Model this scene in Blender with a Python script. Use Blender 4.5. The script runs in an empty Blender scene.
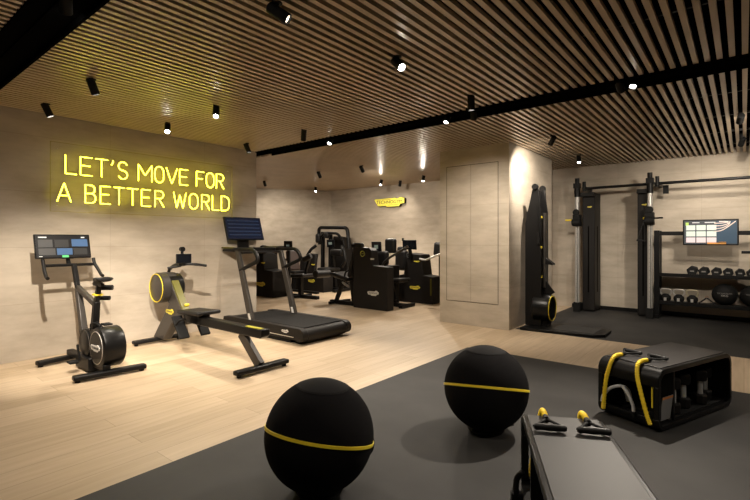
import bpy, bmesh, math, random
from math import sin, cos, pi, radians, sqrt, atan2
from mathutils import Vector, Matrix
random.seed(7)
scene = bpy.context.scene
COL = scene.collection
V = Vector
H = 2.7          # ceiling height

# ------------------------------------------------------------------ materials
MATS = {}
def mat(name, col, rough=.5, metal=0., emit=None, es=1., noise=0., nscale=8., bump=0., bscale=200., spec=.5, alpha=1., trans=0.):
    if name in MATS: return MATS[name]
    m = bpy.data.materials.new(name); m.use_nodes = True
    nt = m.node_tree; b = nt.nodes['Principled BSDF']
    b.inputs['Base Color'].default_value = (*col, 1)
    b.inputs['Roughness'].default_value = rough
    b.inputs['Metallic'].default_value = metal
    b.inputs['Specular IOR Level'].default_value = spec
    if alpha < 1: b.inputs['Alpha'].default_value = alpha
    if trans: b.inputs['Transmission Weight'].default_value = trans
    if emit:
        b.inputs['Emission Color'].default_value = (*emit, 1); b.inputs['Emission Strength'].default_value = es
    tc = nt.nodes.new('ShaderNodeTexCoord')
    n = nt.nodes.new('ShaderNodeTexNoise'); n.inputs['Scale'].default_value = nscale; n.inputs['Detail'].default_value = 5
    nt.links.new(tc.outputs['Object'], n.inputs['Vector'])
    if noise:
        mx = nt.nodes.new('ShaderNodeMix'); mx.data_type = 'RGBA'
        mx.inputs[6].default_value = (*[c*(1-noise) for c in col], 1); mx.inputs[7].default_value = (*[min(1, c*(1+noise)) for c in col], 1)
        nt.links.new(n.outputs['Fac'], mx.inputs[0]); nt.links.new(mx.outputs[2], b.inputs['Base Color'])
    if bump:
        n2 = nt.nodes.new('ShaderNodeTexNoise'); n2.inputs['Scale'].default_value = bscale
        nt.links.new(tc.outputs['Object'], n2.inputs['Vector'])
        bp = nt.nodes.new('ShaderNodeBump'); bp.inputs['Strength'].default_value = bump; bp.inputs['Distance'].default_value = .002
        nt.links.new(n2.outputs['Fac'], bp.inputs['Height']); nt.links.new(bp.outputs['Normal'], b.inputs['Normal'])
    MATS[name] = m
    return m

def N(nt, t, **k):
    n = nt.nodes.new(t)
    for a, v in k.items():
        setattr(n, a, v)
    return n

def plaster():
    m = bpy.data.materials.new('travertine_panel'); m.use_nodes = True; nt = m.node_tree; L = nt.links.new
    b = nt.nodes['Principled BSDF']; b.inputs['Roughness'].default_value = .62; b.inputs['Specular IOR Level'].default_value = .25
    tc = N(nt, 'ShaderNodeTexCoord'); sp = N(nt, 'ShaderNodeSeparateXYZ'); L(tc.outputs['Object'], sp.inputs[0])
    ad = N(nt, 'ShaderNodeMath', operation='ADD'); L(sp.outputs[0], ad.inputs[0]); L(sp.outputs[1], ad.inputs[1])
    cb = N(nt, 'ShaderNodeCombineXYZ'); L(ad.outputs[0], cb.inputs[0]); L(sp.outputs[2], cb.inputs[1])
    mp = N(nt, 'ShaderNodeMapping'); mp.inputs['Scale'].default_value = (1.1, 3.2, 1); L(cb.outputs[0], mp.inputs[0])
    n1 = N(nt, 'ShaderNodeTexNoise'); n1.inputs['Scale'].default_value = 1.6; n1.inputs['Detail'].default_value = 8; n1.inputs['Roughness'].default_value = .6
    L(mp.outputs[0], n1.inputs['Vector'])
    n2 = N(nt, 'ShaderNodeTexNoise'); n2.inputs['Scale'].default_value = .9; n2.inputs['Detail'].default_value = 3; L(cb.outputs[0], n2.inputs['Vector'])
    r1 = N(nt, 'ShaderNodeValToRGB'); r1.color_ramp.elements[0].position = .36; r1.color_ramp.elements[1].position = .66
    r1.color_ramp.elements[0].color = (.44, .38, .305, 1); r1.color_ramp.elements[1].color = (.57, .50, .41, 1)
    L(n1.outputs['Fac'], r1.inputs[0])
    mx = N(nt, 'ShaderNodeMix', data_type='RGBA', blend_type='MULTIPLY'); mx.inputs[0].default_value = .35
    r2 = N(nt, 'ShaderNodeValToRGB'); r2.color_ramp.elements[0].position = .35; r2.color_ramp.elements[1].position = .65
    r2.color_ramp.elements[0].color = (.72, .70, .68, 1); r2.color_ramp.elements[1].color = (1, 1, 1, 1)
    L(n2.outputs['Fac'], r2.inputs[0]); L(r1.outputs[0], mx.inputs[6]); L(r2.outputs[0], mx.inputs[7])
    br = N(nt, 'ShaderNodeTexBrick'); br.offset = 0; br.inputs['Scale'].default_value = 1
    br.inputs['Brick Width'].default_value = 1.25; br.inputs['Row Height'].default_value = .61; br.inputs['Mortar Size'].default_value = .0035
    br.inputs['Mortar Smooth'].default_value = .3
    br.inputs['Color1'].default_value = (1, 1, 1, 1); br.inputs['Color2'].default_value = (.93, .925, .92, 1); br.inputs['Mortar'].default_value = (.74, .72, .70, 1)
    L(cb.outputs[0], br.inputs['Vector'])
    m2 = N(nt, 'ShaderNodeMix', data_type='RGBA', blend_type='MULTIPLY'); m2.inputs[0].default_value = .6
    L(mx.outputs[2], m2.inputs[6]); L(br.outputs['Color'], m2.inputs[7]); L(m2.outputs[2], b.inputs['Base Color'])
    bp = N(nt, 'ShaderNodeBump'); bp.inputs['Strength'].default_value = .08; bp.inputs['Distance'].default_value = .01
    L(n1.outputs['Fac'], bp.inputs['Height']); L(bp.outputs[0], b.inputs['Normal'])
    return m

def oak():
    m = bpy.data.materials.new('oak_planks'); m.use_nodes = True; nt = m.node_tree; L = nt.links.new
    b = nt.nodes['Principled BSDF']; b.inputs['Roughness'].default_value = .48; b.inputs['Specular IOR Level'].default_value = .3
    tc = N(nt, 'ShaderNodeTexCoord'); sp = N(nt, 'ShaderNodeSeparateXYZ'); L(tc.outputs['Object'], sp.inputs[0])
    cb = N(nt, 'ShaderNodeCombineXYZ'); L(sp.outputs[1], cb.inputs[0]); L(sp.outputs[0], cb.inputs[1])
    br = N(nt, 'ShaderNodeTexBrick'); br.offset = .37; br.inputs['Scale'].default_value = 1
    br.inputs['Brick Width'].default_value = 2.1; br.inputs['Row Height'].default_value = .2; br.inputs['Mortar Size'].default_value = .0022
    br.inputs['Bias'].default_value = 0
    br.inputs['Color1'].default_value = (.56, .44, .31, 1); br.inputs['Color2'].default_value = (.48, .37, .25, 1); br.inputs['Mortar'].default_value = (.36, .27, .18, 1)
    L(cb.outputs[0], br.inputs['Vector'])
    mp = N(nt, 'ShaderNodeMapping'); mp.inputs['Scale'].default_value = (1.2, 16, 1); L(cb.outputs[0], mp.inputs[0])
    n1 = N(nt, 'ShaderNodeTexNoise'); n1.inputs['Scale'].default_value = 1.5; n1.inputs['Detail'].default_value = 6; n1.inputs['Distortion'].default_value = .5
    L(mp.outputs[0], n1.inputs['Vector'])
    r = N(nt, 'ShaderNodeValToRGB'); r.color_ramp.elements[0].position = .3; r.color_ramp.elements[1].position = .7
    r.color_ramp.elements[0].color = (.86, .83, .79, 1); r.color_ramp.elements[1].color = (1.08, 1.08, 1.08, 1)
    L(n1.outputs['Fac'], r.inputs[0])
    mx = N(nt, 'ShaderNodeMix', data_type='RGBA', blend_type='MULTIPLY'); mx.inputs[0].default_value = .8
    L(br.outputs['Color'], mx.inputs[6]); L(r.outputs[0], mx.inputs[7]); L(mx.outputs[2], b.inputs['Base Color'])
    return m

def rubber_floor():
    m = bpy.data.materials.new('rubber_floor'); m.use_nodes = True; nt = m.node_tree; L = nt.links.new
    b = nt.nodes['Principled BSDF']; b.inputs['Roughness'].default_value = .65; b.inputs['Specular IOR Level'].default_value = .25
    tc = N(nt, 'ShaderNodeTexCoord')
    n1 = N(nt, 'ShaderNodeTexNoise'); n1.inputs['Scale'].default_value = 2.2; n1.inputs['Detail'].default_value = 7; L(tc.outputs['Object'], n1.inputs['Vector'])
    r = N(nt, 'ShaderNodeValToRGB'); r.color_ramp.elements[0].position = .35; r.color_ramp.elements[1].position = .68
    r.color_ramp.elements[0].color = (.027, .026, .0255, 1); r.color_ramp.elements[1].color = (.040, .0385, .037, 1)
    L(n1.outputs['Fac'], r.inputs[0]); L(r.outputs[0], b.inputs['Base Color'])
    n2 = N(nt, 'ShaderNodeTexNoise'); n2.inputs['Scale'].default_value = 260; L(tc.outputs['Object'], n2.inputs['Vector'])
    bp = N(nt, 'ShaderNodeBump'); bp.inputs['Strength'].default_value = .25; bp.inputs['Distance'].default_value = .001
    L(n2.outputs['Fac'], bp.inputs['Height']); L(bp.outputs[0], b.inputs['Normal'])
    return m

PLASTER = plaster(); OAK = oak(); RUBFLOOR = rubber_floor()
SLAT = mat('slat_wood', (.50, .395, .28), .29, noise=.2, nscale=3)
VOID = mat('ceiling_void_black', (.003, .003, .003), .9, spec=0.)
BLK = mat('black_coated_metal', (.006, .0057, .0057), .42, noise=.15, nscale=20, spec=.18)
BLKM = mat('matt_black', (.006, .006, .006), .7, spec=.25)
PLAS = mat('satin_black_plastic', (.006, .0058, .0058), .33, spec=.22)
BRONZE = mat('dark_anthracite_metal', (.048, .042, .037), .4, .3, noise=.06, nscale=6)
SHROUD = mat('anthracite_panel', (.012, .0105, .0098), .5, noise=.1, nscale=5, spec=.2)
LEATHER = mat('black_upholstery', (.007, .0065, .0065), .45, bump=.3, bscale=300, spec=.3)
CHROME = mat('brushed_chrome', (.62, .60, .57), .3, .6)
ALU = mat('pale_aluminium_tube', (.50, .485, .46), .4, .35)
YEL = mat('yellow_trim', (.80, .62, .03), .45)
YELD = mat('yellow_fabric_cord', (.86, .60, .02), .6, noise=.2, nscale=60, bump=.6, bscale=160)
GREYC = mat('grey_fabric_cord', (.48, .48, .49), .6, noise=.25, nscale=70, bump=.6, bscale=160)
LOGOY = mat('yellow_badge', (.72, .60, .06), .45)
LOGOW = mat('white_badge', (.62, .60, .57), .4)
INK = mat('badge_ink', (.03, .03, .03), .5)
FABRIC = mat('knit_fabric_black', (.0055, .005, .0055), .95, noise=.2, nscale=120, bump=.9, bscale=420, spec=.1)
FABCAP = mat('smooth_fabric_black', (.009, .0085, .009), .85, spec=.15)
BELT = mat('running_belt', (.007, .0067, .0067), .75, spec=.2, bump=.4, bscale=400)
PAD = mat('bench_pad', (.014, .0128, .0136), .5, noise=.12, nscale=4)
SCR = mat('screen_glass_off', (.006, .007, .010), .12)
SCRB = mat('screen_blue', (.004, .005, .010), .15, emit=(.007, .011, .026), es=.8)
CARD = mat('grey_card', (.22, .22, .22), .6)
ORG = mat('orange_print', (.6, .2, .04), .6)
WHITE = mat('white_label', (.8, .8, .78), .5)
GREEN = mat('screen_green', (.05, .3, .1), .4, emit=(.15, .7, .2), es=.8)
RED = mat('reddish_upholstery', (.035, .016, .011), .5)
NEON = mat('neon_tube', (.9, .8, .1), .4, emit=(1., .90, .045), es=13.)
LOGOLIT = mat('lit_yellow_face', (.8, .7, .1), .4, emit=(.95, .80, .10), es=.42)
LENS = mat('lamp_lens', (1, 1, 1), .3, emit=(1., .92, .80), es=160.)
LENSOFF = mat('lamp_lens_dim', (.8, .75, .65), .3, emit=(1., .86, .66), es=6.)
ACRYL = mat('clear_acrylic', (.15, .14, .12), .3, alpha=.03, spec=0.)
EDGE = mat('acrylic_edge', (.75, .65, .25), .2, alpha=.45)

# ------------------------------------------------------------------ mesh builder
def catmull(pts, n=6, closed=False):
    pts = [V(p) for p in pts]
    P = ([pts[-1]] + pts + [pts[0], pts[1]]) if closed else ([2*pts[0]-pts[1]] + pts + [2*pts[-1]-pts[-2]])
    out = []
    for i in range(1, len(P)-2):
        a, b, c, d = P[i-1:i+3]
        for k in range(n):
            t = k/n
            out.append(.5*((2*b) + (c-a)*t + (2*a-5*b+4*c-d)*t*t + (3*b-a-3*c+d)*t**3))
    if not closed: out.append(pts[-1])
    return out
def fillet(pts, r, n=5, closed=False):
    pts = [V(p) for p in pts]; out = []
    m = len(pts)
    for i, p in enumerate(pts):
        if not closed and i in (0, m-1): out.append(p); continue
        a, b = pts[i-1], pts[(i+1) % m]
        da, db = (a-p), (b-p); rr = min(r, da.length*.48, db.length*.48)
        p0, p1 = p+da.normalized()*rr, p+db.normalized()*rr
        for k in range(n+1):
            t = k/n; out.append(p0*(1-t)**2 + p*2*t*(1-t) + p1*t*t)
    return out

OFF = {}
class MB:
    def __init__(s): s.v = []; s.f = []; s.m = []
    def add(s, vs, fs, m=0):
        o = len(s.v); s.v += [V(x) for x in vs]
        for f in fs: s.f.append([o+i for i in f]); s.m.append(m)
        return s
    def hexa(s, c8, m=0):
        return s.add(c8, [(0,3,2,1),(4,5,6,7),(0,1,5,4),(1,2,6,5),(2,3,7,6),(3,0,4,7)], m)
    def box(s, x0, x1, y0, y1, z0, z1, m=0):
        if x0 > x1: x0, x1 = x1, x0
        if y0 > y1: y0, y1 = y1, y0
        if z0 > z1: z0, z1 = z1, z0
        return s.hexa([(x0,y0,z0),(x1,y0,z0),(x1,y1,z0),(x0,y1,z0),(x0,y0,z1),(x1,y0,z1),(x1,y1,z1),(x0,y1,z1)], m)
    def obox(s, c, ax, ay, az, sx, sy, sz, m=0):
        c = V(c); ax, ay, az = V(ax).normalized()*sx/2, V(ay).normalized()*sy/2, V(az).normalized()*sz/2
        return s.hexa([c-ax-ay-az, c+ax-ay-az, c+ax+ay-az, c-ax+ay-az, c-ax-ay+az, c+ax-ay+az, c+ax+ay+az, c-ax+ay+az], m)
    def bar(s, p0, p1, w, h, up=(0,1,0), m=0, w1=None, h1=None):
        """bar from p0 to p1: w across, h along 'up' (made square to the run)"""
        p0, p1 = V(p0), V(p1); d = (p1-p0).normalized(); u = V(up); u = (u-d*u.dot(d)).normalized(); c = d.cross(u)
        w1 = w if w1 is None else w1; h1 = h if h1 is None else h1
        q = []
        for p, a, b in ((p0, w/2, h/2), (p1, w1/2, h1/2)):
            q += [p-c*a-u*b, p+c*a-u*b, p+c*a+u*b, p-c*a+u*b]
        return s.hexa(q, m)
    def tube(s, path, r, seg=10, closed=False, m=0, cap=True):
        path = [V(p) for p in path]; n = len(path); rs = r if isinstance(r, (list, tuple)) else [r]*n
        t0 = (path[1]-path[0]).normalized()
        u = t0.orthogonal().normalized(); rings = []
        for i, p in enumerate(path):
            if closed: t = (path[(i+1) % n]-path[i-1]).normalized()
            else: t = (path[min(i+1, n-1)]-path[max(i-1, 0)]).normalized()
            u = (u-t*u.dot(t)).normalized(); w = t.cross(u)
            rings.append([p+(u*cos(2*pi*k/seg)+w*sin(2*pi*k/seg))*rs[i] for k in range(seg)])
        vs = [q for rg in rings for q in rg]; fs = []
        for i in range(n if closed else n-1):
            j = (i+1) % n
            for k in range(seg):
                l = (k+1) % seg; fs.append((i*seg+k, i*seg+l, j*seg+l, j*seg+k))
        if not closed and cap: fs += [tuple(range(seg))[::-1], tuple((n-1)*seg+k for k in range(seg))]
        return s.add(vs, fs, m)
    def cyl(s, p0, p1, r, r1=None, seg=24, m=0):
        return s.tube([p0, p1], [r, r if r1 is None else r1], seg, m=m)
    def lathe(s, prof, c, axis=(0,0,1), seg=32, m=0, closed=False):
        """prof: (radius, height along axis)"""
        c = V(c); a = V(axis).normalized(); u = a.orthogonal().normalized(); w = a.cross(u)
        vs = []; n = len(prof)
        for (r, h) in prof:
            vs += [c+a*h+(u*cos(2*pi*k/seg)+w*sin(2*pi*k/seg))*max(r, 1e-5) for k in range(seg)]
        fs = []
        for i in range(n if closed else n-1):
            j = (i+1) % n
            for k in range(seg):
                l = (k+1) % seg; fs.append((i*seg+k, i*seg+l, j*seg+l, j*seg+k))
        if not closed:
            if prof[0][0] > 1e-4: fs.append(tuple(range(seg))[::-1])
            if prof[-1][0] > 1e-4: fs.append(tuple((n-1)*seg+k for k in range(seg)))
        return s.add(vs, fs, m)
    def prism(s, poly, o, ax, ay, d, m=0):
        """poly (2-D) in the plane o + a*ax + b*ay, extruded by vector d"""
        o, ax, ay, d = V(o), V(ax), V(ay), V(d); n = len(poly)
        a = [o+ax*p[0]+ay*p[1] for p in poly]
        fs = [tuple(range(n)), tuple(range(2*n-1, n-1, -1))] + [(i, n+i, n+(i+1) % n, (i+1) % n) for i in range(n)]
        return s.add(a+[q+d for q in a], fs, m)
    def torus(s, c, axis, R, r, seg=48, rs=10, m=0):
        c = V(c); a = V(axis).normalized(); u = a.orthogonal().normalized(); w = a.cross(u)
        return s.tube([c+(u*cos(2*pi*k/seg)+w*sin(2*pi*k/seg))*R for k in range(seg)], r, rs, True, m)
    def build(s, name, mats, parent=None, bevel=0., seg=2, sub=0, angle=38, **props):
        me = bpy.data.meshes.new(name)
        vs = s.v
        if parent is not None and parent.name in OFF:
            inv = OFF[parent.name]; vs = [inv @ v for v in vs]
        me.from_pydata([tuple(v) for v in vs], [], s.f)
        if not isinstance(mats, (list, tuple)): mats = [mats]
        for mm in mats: me.materials.append(mm)
        for p, k in zip(me.polygons, s.m): p.material_index = k
        bm = bmesh.new(); bm.from_mesh(me); bmesh.ops.recalc_face_normals(bm, faces=bm.faces); bm.to_mesh(me); bm.free()
        me.polygons.foreach_set('use_smooth', [True]*len(me.polygons))
        me.set_sharp_from_angle(angle=radians(angle))
        o = bpy.data.objects.new(name, me); COL.objects.link(o)
        if parent is not None:
            o.parent = parent
            if parent.name in OFF: OFF[o.name] = OFF[parent.name]
        if bevel:
            b = o.modifiers.new('bevel', 'BEVEL'); b.width = bevel; b.segments = seg; b.limit_method = 'ANGLE'; b.angle_limit = radians(38); b.harden_normals = False
        if sub:
            q = o.modifiers.new('sub', 'SUBSURF'); q.levels = sub; q.render_levels = sub
        for k, v in props.items(): o[k] = v
        return o

def tag(o, label, cat, group=None):
    o['label'] = label; o['category'] = cat
    if group: o['group'] = group
    return o
def thing(name, label, cat, loc, rz=0., group=None, world=True):
    """Empty at the thing's base; world=True: its parts are written in room coordinates"""
    o = bpy.data.objects.new(name, None); COL.objects.link(o); o.empty_display_size = .1
    o.location = loc; o.rotation_euler = (0, 0, rz)
    tag(o, label, cat, group)
    if world: OFF[o.name] = (Matrix.Translation(V(loc)) @ Matrix.Rotation(rz, 4, 'Z')).inverted()
    return o
def copy_tree(o, parent=None):
    c = o.copy(); COL.objects.link(c)
    if parent is not None: c.parent = parent
    for ch in list(o.children): copy_tree(ch, c)
    return c
def struct(name, mb, m, **k):
    o = mb.build(name, m, **k); o['kind'] = 'structure'; return o

def text(name, s, parent, c, right, up, size, m, depth=.001, squeeze=1., offset=0.):
    cu = bpy.data.curves.new('t', 'FONT'); cu.body = s; cu.size = size; cu.align_x = 'CENTER'; cu.align_y = 'CENTER'; cu.extrude = depth; cu.offset = offset
    ob = bpy.data.objects.new('t', cu); COL.objects.link(ob)
    dg = bpy.context.evaluated_depsgraph_get(); dg.update()
    me = bpy.data.meshes.new_from_object(ob.evaluated_get(dg))
    COL.objects.unlink(ob); bpy.data.objects.remove(ob); bpy.data.curves.remove(cu)
    right, up = V(right).normalized(), V(up).normalized(); nrm = right.cross(up)
    M = Matrix.Translation(V(c)) @ Matrix((right, up, nrm)).transposed().to_4x4() @ Matrix.Diagonal((squeeze, 1, 1, 1))
    if parent is not None and parent.name in OFF: M = OFF[parent.name] @ M
    me.transform(M); me.name = name; me.materials.clear(); me.materials.append(m)
    o = bpy.data.objects.new(name, me); COL.objects.link(o); o.parent = parent
    return o
BADGE = [(-1,.15),(-.88,.62),(.28,.66),(.42,.98),(.72,.95),(.80,.66),(1,.35),(.92,-.35),(.62,-.5),(.52,-.95),(-.3,-.92),(-.38,-.66),(-.86,-.6)]
def badge(parent, c, right, up, w, h, plate=LOGOY, ink=INK, word='TECHNOGYM'):
    right, up = V(right).normalized(), V(up).normalized(); n = right.cross(up); c = V(c)
    b = MB().prism(BADGE, c-n*.002, right*w/2, up*h/2, n*.006).build('badge', plate, parent)
    text('lettering', word, b, c+n*.005, right, up, h*.42, ink, .0008, squeeze=w*.80/(h*.42*6.6))
    return b

# ------------------------------------------------------------------ the room
XR, YF, YB = 4.0, -2.6, 9.3
MAT_X = -2.6                 # edge of the rubber zones
fl = MB()
fl.box(-11.6, MAT_X, YF, YB+.2, -.12, 0).box(MAT_X, XR, 4.98, 6.45, -.12, 0).box(-6.2, -6.03, YF, 0, -.12, 0)
struct('floor', fl, OAK)
struct('floor', MB().box(MAT_X, XR, YF, 4.98, -.12, .001), RUBFLOOR)
struct('floor', MB().box(MAT_X, XR, 6.45, YB+.2, -.12, .001), RUBFLOOR)
struct('wall_left', MB().prism([(-6.03, YF-.2), (-6.03, 4.43), (-11.6, 4.43), (-11.6, 4.2), (-6.25, 4.2), (-6.25, YF-.2)], (0,0,-.1), (1,0,0), (0,1,0), (0,0,3.1)), PLASTER)
struct('wall_back', MB().box(-11.6, XR+.2, YB, YB+.2, -.1, 3.0), PLASTER)
struct('wall_alcove', MB().prism([(-9.14, YB+.05), (-10.9, 6.43), (-12.0, 4.4), (-12.2, 4.5), (-9.34, YB+.15)], (0,0,-.1), (1,0,0), (0,1,0), (0,0,3.1)), PLASTER)
struct('wall_right', MB().box(XR, XR+.2, YF-.2, YB+.2, -.1, 3.0), PLASTER)
struct('wall_front', MB().box(-6.25, XR+.2, YF-.2, YF, -.1, 3.0), PLASTER)
# pillar with two tall flush doors in its front face
PX0, PX1, PY0, PY1 = -3.765, -2.62, 6.28, 8.15
struct('wall_pillar', MB().box(PX0, PX1, PY0, PY1, 0, 2.72), PLASTER)
dm = (PX0+PX1)/2-.03
struct('door_1', MB().box(PX0+.13, dm-.002, PY0-.006, PY0+.01, .36, 2.44), PLASTER, bevel=.0015)
struct('door_2', MB().box(dm+.002, PX1-.17, PY0-.006, PY0+.01, .36, 2.44), PLASTER, bevel=.0015)
g = MB()
for x in (PX0+.124, dm, PX1-.164): g.box(x-.004, x+.004, PY0-.003, PY0+.002, .354, 2.446)
for z in (.355, 2.445): g.box(PX0+.124, PX1-.164, PY0-.003, PY0+.002, z-.004, z+.004)
struct('trim_3', g, mat('shadow_gap', (.12, .10, .08), .8))
struct('baseboard_back', MB().box(-2.6, XR, YB-.015, YB, 0, .07), BLK)
# ceiling: black void above timber battens
struct('ceiling', MB().box(-12.3, XR+.2, YF-.2, YB+.3, H+.09, H+.2), VOID)
sl = MB(); pitch = .0757; x = -12.2
while x < XR:
    for y0, y1 in ((YF, .78), (1.08, 4.41), (4.75, YB)):
        sl.box(x, x+.036, y0, y1, H, H+.030)
    x += pitch
struct('ceiling', sl, SLAT)
t = MB()
for yy in (2.1, 3.4, 5.6, 6.6, 7.6, 8.6): t.box(-12.2, XR, yy-.012, yy+.012, H+.031, H+.055)
struct('ceiling', t, BLK)
def channel(name, y0, y1, x0=-6.03):
    c = MB()
    c.box(x0, XR, y0, y0+.02, H-.012, H+.09).box(x0, XR, y1-.02, y1, H-.012, H+.09).box(x0, XR, y0+.02, y1-.02, H+.03, H+.09)
    c.box(x0, XR, (y0+y1)/2-.02, (y0+y1)/2+.02, H+.015, H+.03)
    struct(name, c, VOID)
channel('trim_1', 4.41, 4.75); channel('trim_2', .78, 1.08)

# ------------------------------------------------------------------ ceiling spotlights
WARM = (1., .885, .74)
def fixture(x, y, aim, watts, label, zoff=0., lens=LENS, angle=62, length=.14, group='black cylinder spotlights on the slatted ceiling', blend=.55, r=.034, size=.012):
    t = thing('ceiling_spotlight', label, 'spotlight', (x, y, H), 0, group)
    piv = V((x, y, H-.055+zoff)); d = (V(aim)-piv).normalized()
    MB().cyl((x, y, H+.04+zoff), (x, y, H-.006+zoff), .03, seg=16).cyl((x, y, H-.006+zoff), piv, .009, seg=10).build('mount', BLKM, t)
    p0, p1 = piv-d*length*.42, piv+d*length*.58
    MB().lathe([(0, 0), (r*.9, 0), (r, .004), (r, length-.002), (r-.002, length), (r-.006, length), (r-.007, length-.018), (0, length-.018)], p0, d, 24).build('lamp_body', BLKM, t)
    MB().lathe([(0, 0), (r-.009, 0), (r-.009, .004), (0, .005)], p1-d*.017, d, 20).build('lens', lens, t)
    L = bpy.data.lights.new('spot', 'SPOT'); L.energy = watts; L.color = WARM; L.spot_size = radians(angle); L.spot_blend = blend; L.shadow_soft_size = size
    o = bpy.data.objects.new('spot_beam', L); COL.objects.link(o); o.parent = t
    o.matrix_local = OFF[t.name] @ (Matrix.Translation(p1+d*.012) @ d.to_track_quat('-Z', 'Y').to_matrix().to_4x4())
    return t
G = 2.75
ON = dict(angle=78, blend=1.)
CH = dict(angle=78, blend=1., zoff=.07)
AL = dict(angle=105, blend=1.)
FX = [
 # x, y, aim, watts, label, kwargs
 (-5.56, 1.50, (-5.2, 2.6, 0), 28, 'unlit-looking black spotlight nearest the left wall, above the screen of the bike', dict(angle=80, blend=1.)),
 (-4.40, 1.52, (-4.6, 2.6, .0), 55, 'black spotlight tilted away from view, second from the left wall near the black ceiling beam', dict(angle=80, blend=1.)),
 (-5.36, 2.66, (-3.6, 1.7, 0), 45, 'glowing spotlight close to the ceiling edge above the yellow neon sign', ON),
 (-4.28, 2.64, (-2.9, 1.7, 0), 50, 'glowing spotlight on yellow-tinted slats, right of the one over the neon sign', ON),
 (-5.60, 3.95, (-5.3, 4.6, .9), 22, 'small black spotlight by the end of the left wall', dict(angle=90, blend=1.)),
 (-2.14, 1.72, (-1.0, 2.6, 1.7), 35, 'black spotlight cut by the top edge of the photo, left of centre', dict(lens=LENSOFF)),
 (-4.35, 3.92, (-5.3, 4.6, .6), 50, 'black spotlight turned away, just before the left stretch of the long black channel', ON),
 (-4.52, 4.58, (-4.2, 3.0, 0), 120, 'glowing spotlight at left in the long black channel, above the treadmill', CH),
 (-2.05, 2.80, (-.8, 2.3, 1.5), 40, 'glowing spotlight alone on open slats in the upper middle of the photo', ON),
 (-2.64, 4.58, (-2.9, 3.3, 0), 60, 'small glowing spotlight in the long black channel, above the white pillar', CH),
 (-2.06, 4.02, (-2.2, 4.4, 0), 32, 'bright spotlight on the slats just before the black channel, left of the pillar top corner', ON),
 (-2.34, 4.62, (-3.0, 6.2, .9), 95, 'dim tilted spotlight in the black channel, right beside the small glowing one', dict(lens=LENSOFF, angle=90, blend=1., zoff=.07)),
 (-.75, 4.56, (-1.05, 3.1, 0), 175, 'brightest spotlight in the black channel at upper right of the photo', CH),
 (-.88, 4.62, (-.9, 8.4, .5), 70, 'dark spotlight in the black channel, left beside the brightest one', dict(lens=LENSOFF, angle=70, blend=1., zoff=.07)),
 (-2.00, 6.25, (-2.62, 6.95, 2.05), 62, 'black spotlight aimed at the side of the white pillar', dict(angle=100, blend=.9)),
 (-2.12, 7.95, (-1.6, 7.0, 0), 30, 'small glowing spotlight between the pillar and the back wall', ON),
 (-6.75, 6.50, (-7.6, 8.6, .6), 60, 'black spotlight over the recess, between the two darker fittings', AL),
 (-8.80, 6.70, (-9.9, 8.1, 1.2), 55, 'black spotlight at far left of the recess ceiling', dict(angle=100, blend=1.)),
 (-8.80, 8.35, (-7.9, 7.2, 0), 40, 'glowing spotlight in the far corner of the recess', AL),
 (-5.60, 6.50, (-6.4, 8.9, .9), 65, 'black spotlight over the recess, nearest the white pillar', AL),
 (-6.55, 8.30, (-6.2, 7.0, 0), 50, 'glowing spotlight above the yellow wall logo', dict(angle=150, blend=.7)),
 (-6.30, 8.70, (-6.9, 9.3, 1.5), 10, 'pale grey spotlight tilted at the yellow wall logo', dict(lens=LENSOFF, angle=110, blend=1.)),
 (-5.42, 8.35, (-5.1, 7.0, 0), 60, 'brightest spotlight in the recess, beside the white pillar', dict(angle=150, blend=.7)),
 (-.03, 6.45, (-.35, 9.3, 1.7), 62, 'black spotlight at the right edge of the photo, nearer one of the pair', dict(angle=65, blend=1.)),
 (-.02, 7.95, (-.35, 9.3, 1.75), 20, 'black spotlight at the right edge of the photo, farther one of the pair', dict(angle=90, blend=1.)),
 (-3.10, .93, (-5.6, 1.8, .45), 225, 'black spotlight in the wide black beam near the camera, over the bare oak floor', dict(angle=50, blend=.8, zoff=.07)),
 (-1.90, .93, (-5.5, 3.2, .40), 330, 'added unseen black spotlight in the wide black beam, above and left of the viewer', dict(angle=40, blend=.8, zoff=.07)),  # added out of view to brighten the left wall
 (-5.05, .93, (-5.6, 1.0, .4), 16, 'black spotlight in the wide black beam at the left edge of the photo', dict(angle=90, blend=1., zoff=.07)),
 (-.90, .93, (-1.6, 2.0, 0), 22, 'added unseen black spotlight in the black beam above the viewer', CH),  # unseen, added as fill for the near floor
 (1.2, 2.4, (.1, 2.6, 0), 40, 'added unseen black spotlight above the rubber floor, right of the viewer', ON),  # unseen, added as fill over the rubber floor
 (1.4, 5.6, (.6, 5.4, 0), 60, 'added unseen black spotlight above the oak strip, right of the viewer', ON),  # unseen, added as fill over the oak strip
 (1.6, 7.9, (1.5, 9.3, 1.3), 60, 'added unseen black spotlight near the back wall, outside the photo at right', ON),  # unseen, added as fill on the back wall
 (.45, 6.0, (-1.9, 9.2, .9), 60, 'added unseen black spotlight above the oak strip, aimed at the cable columns, right of the photo', dict(angle=80, blend=1.)),  # added out of view to light the cable columns and rack
]
for x, y, a, w, lab, k in FX: fixture(x, y, a, w*G, lab, **k)

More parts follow.
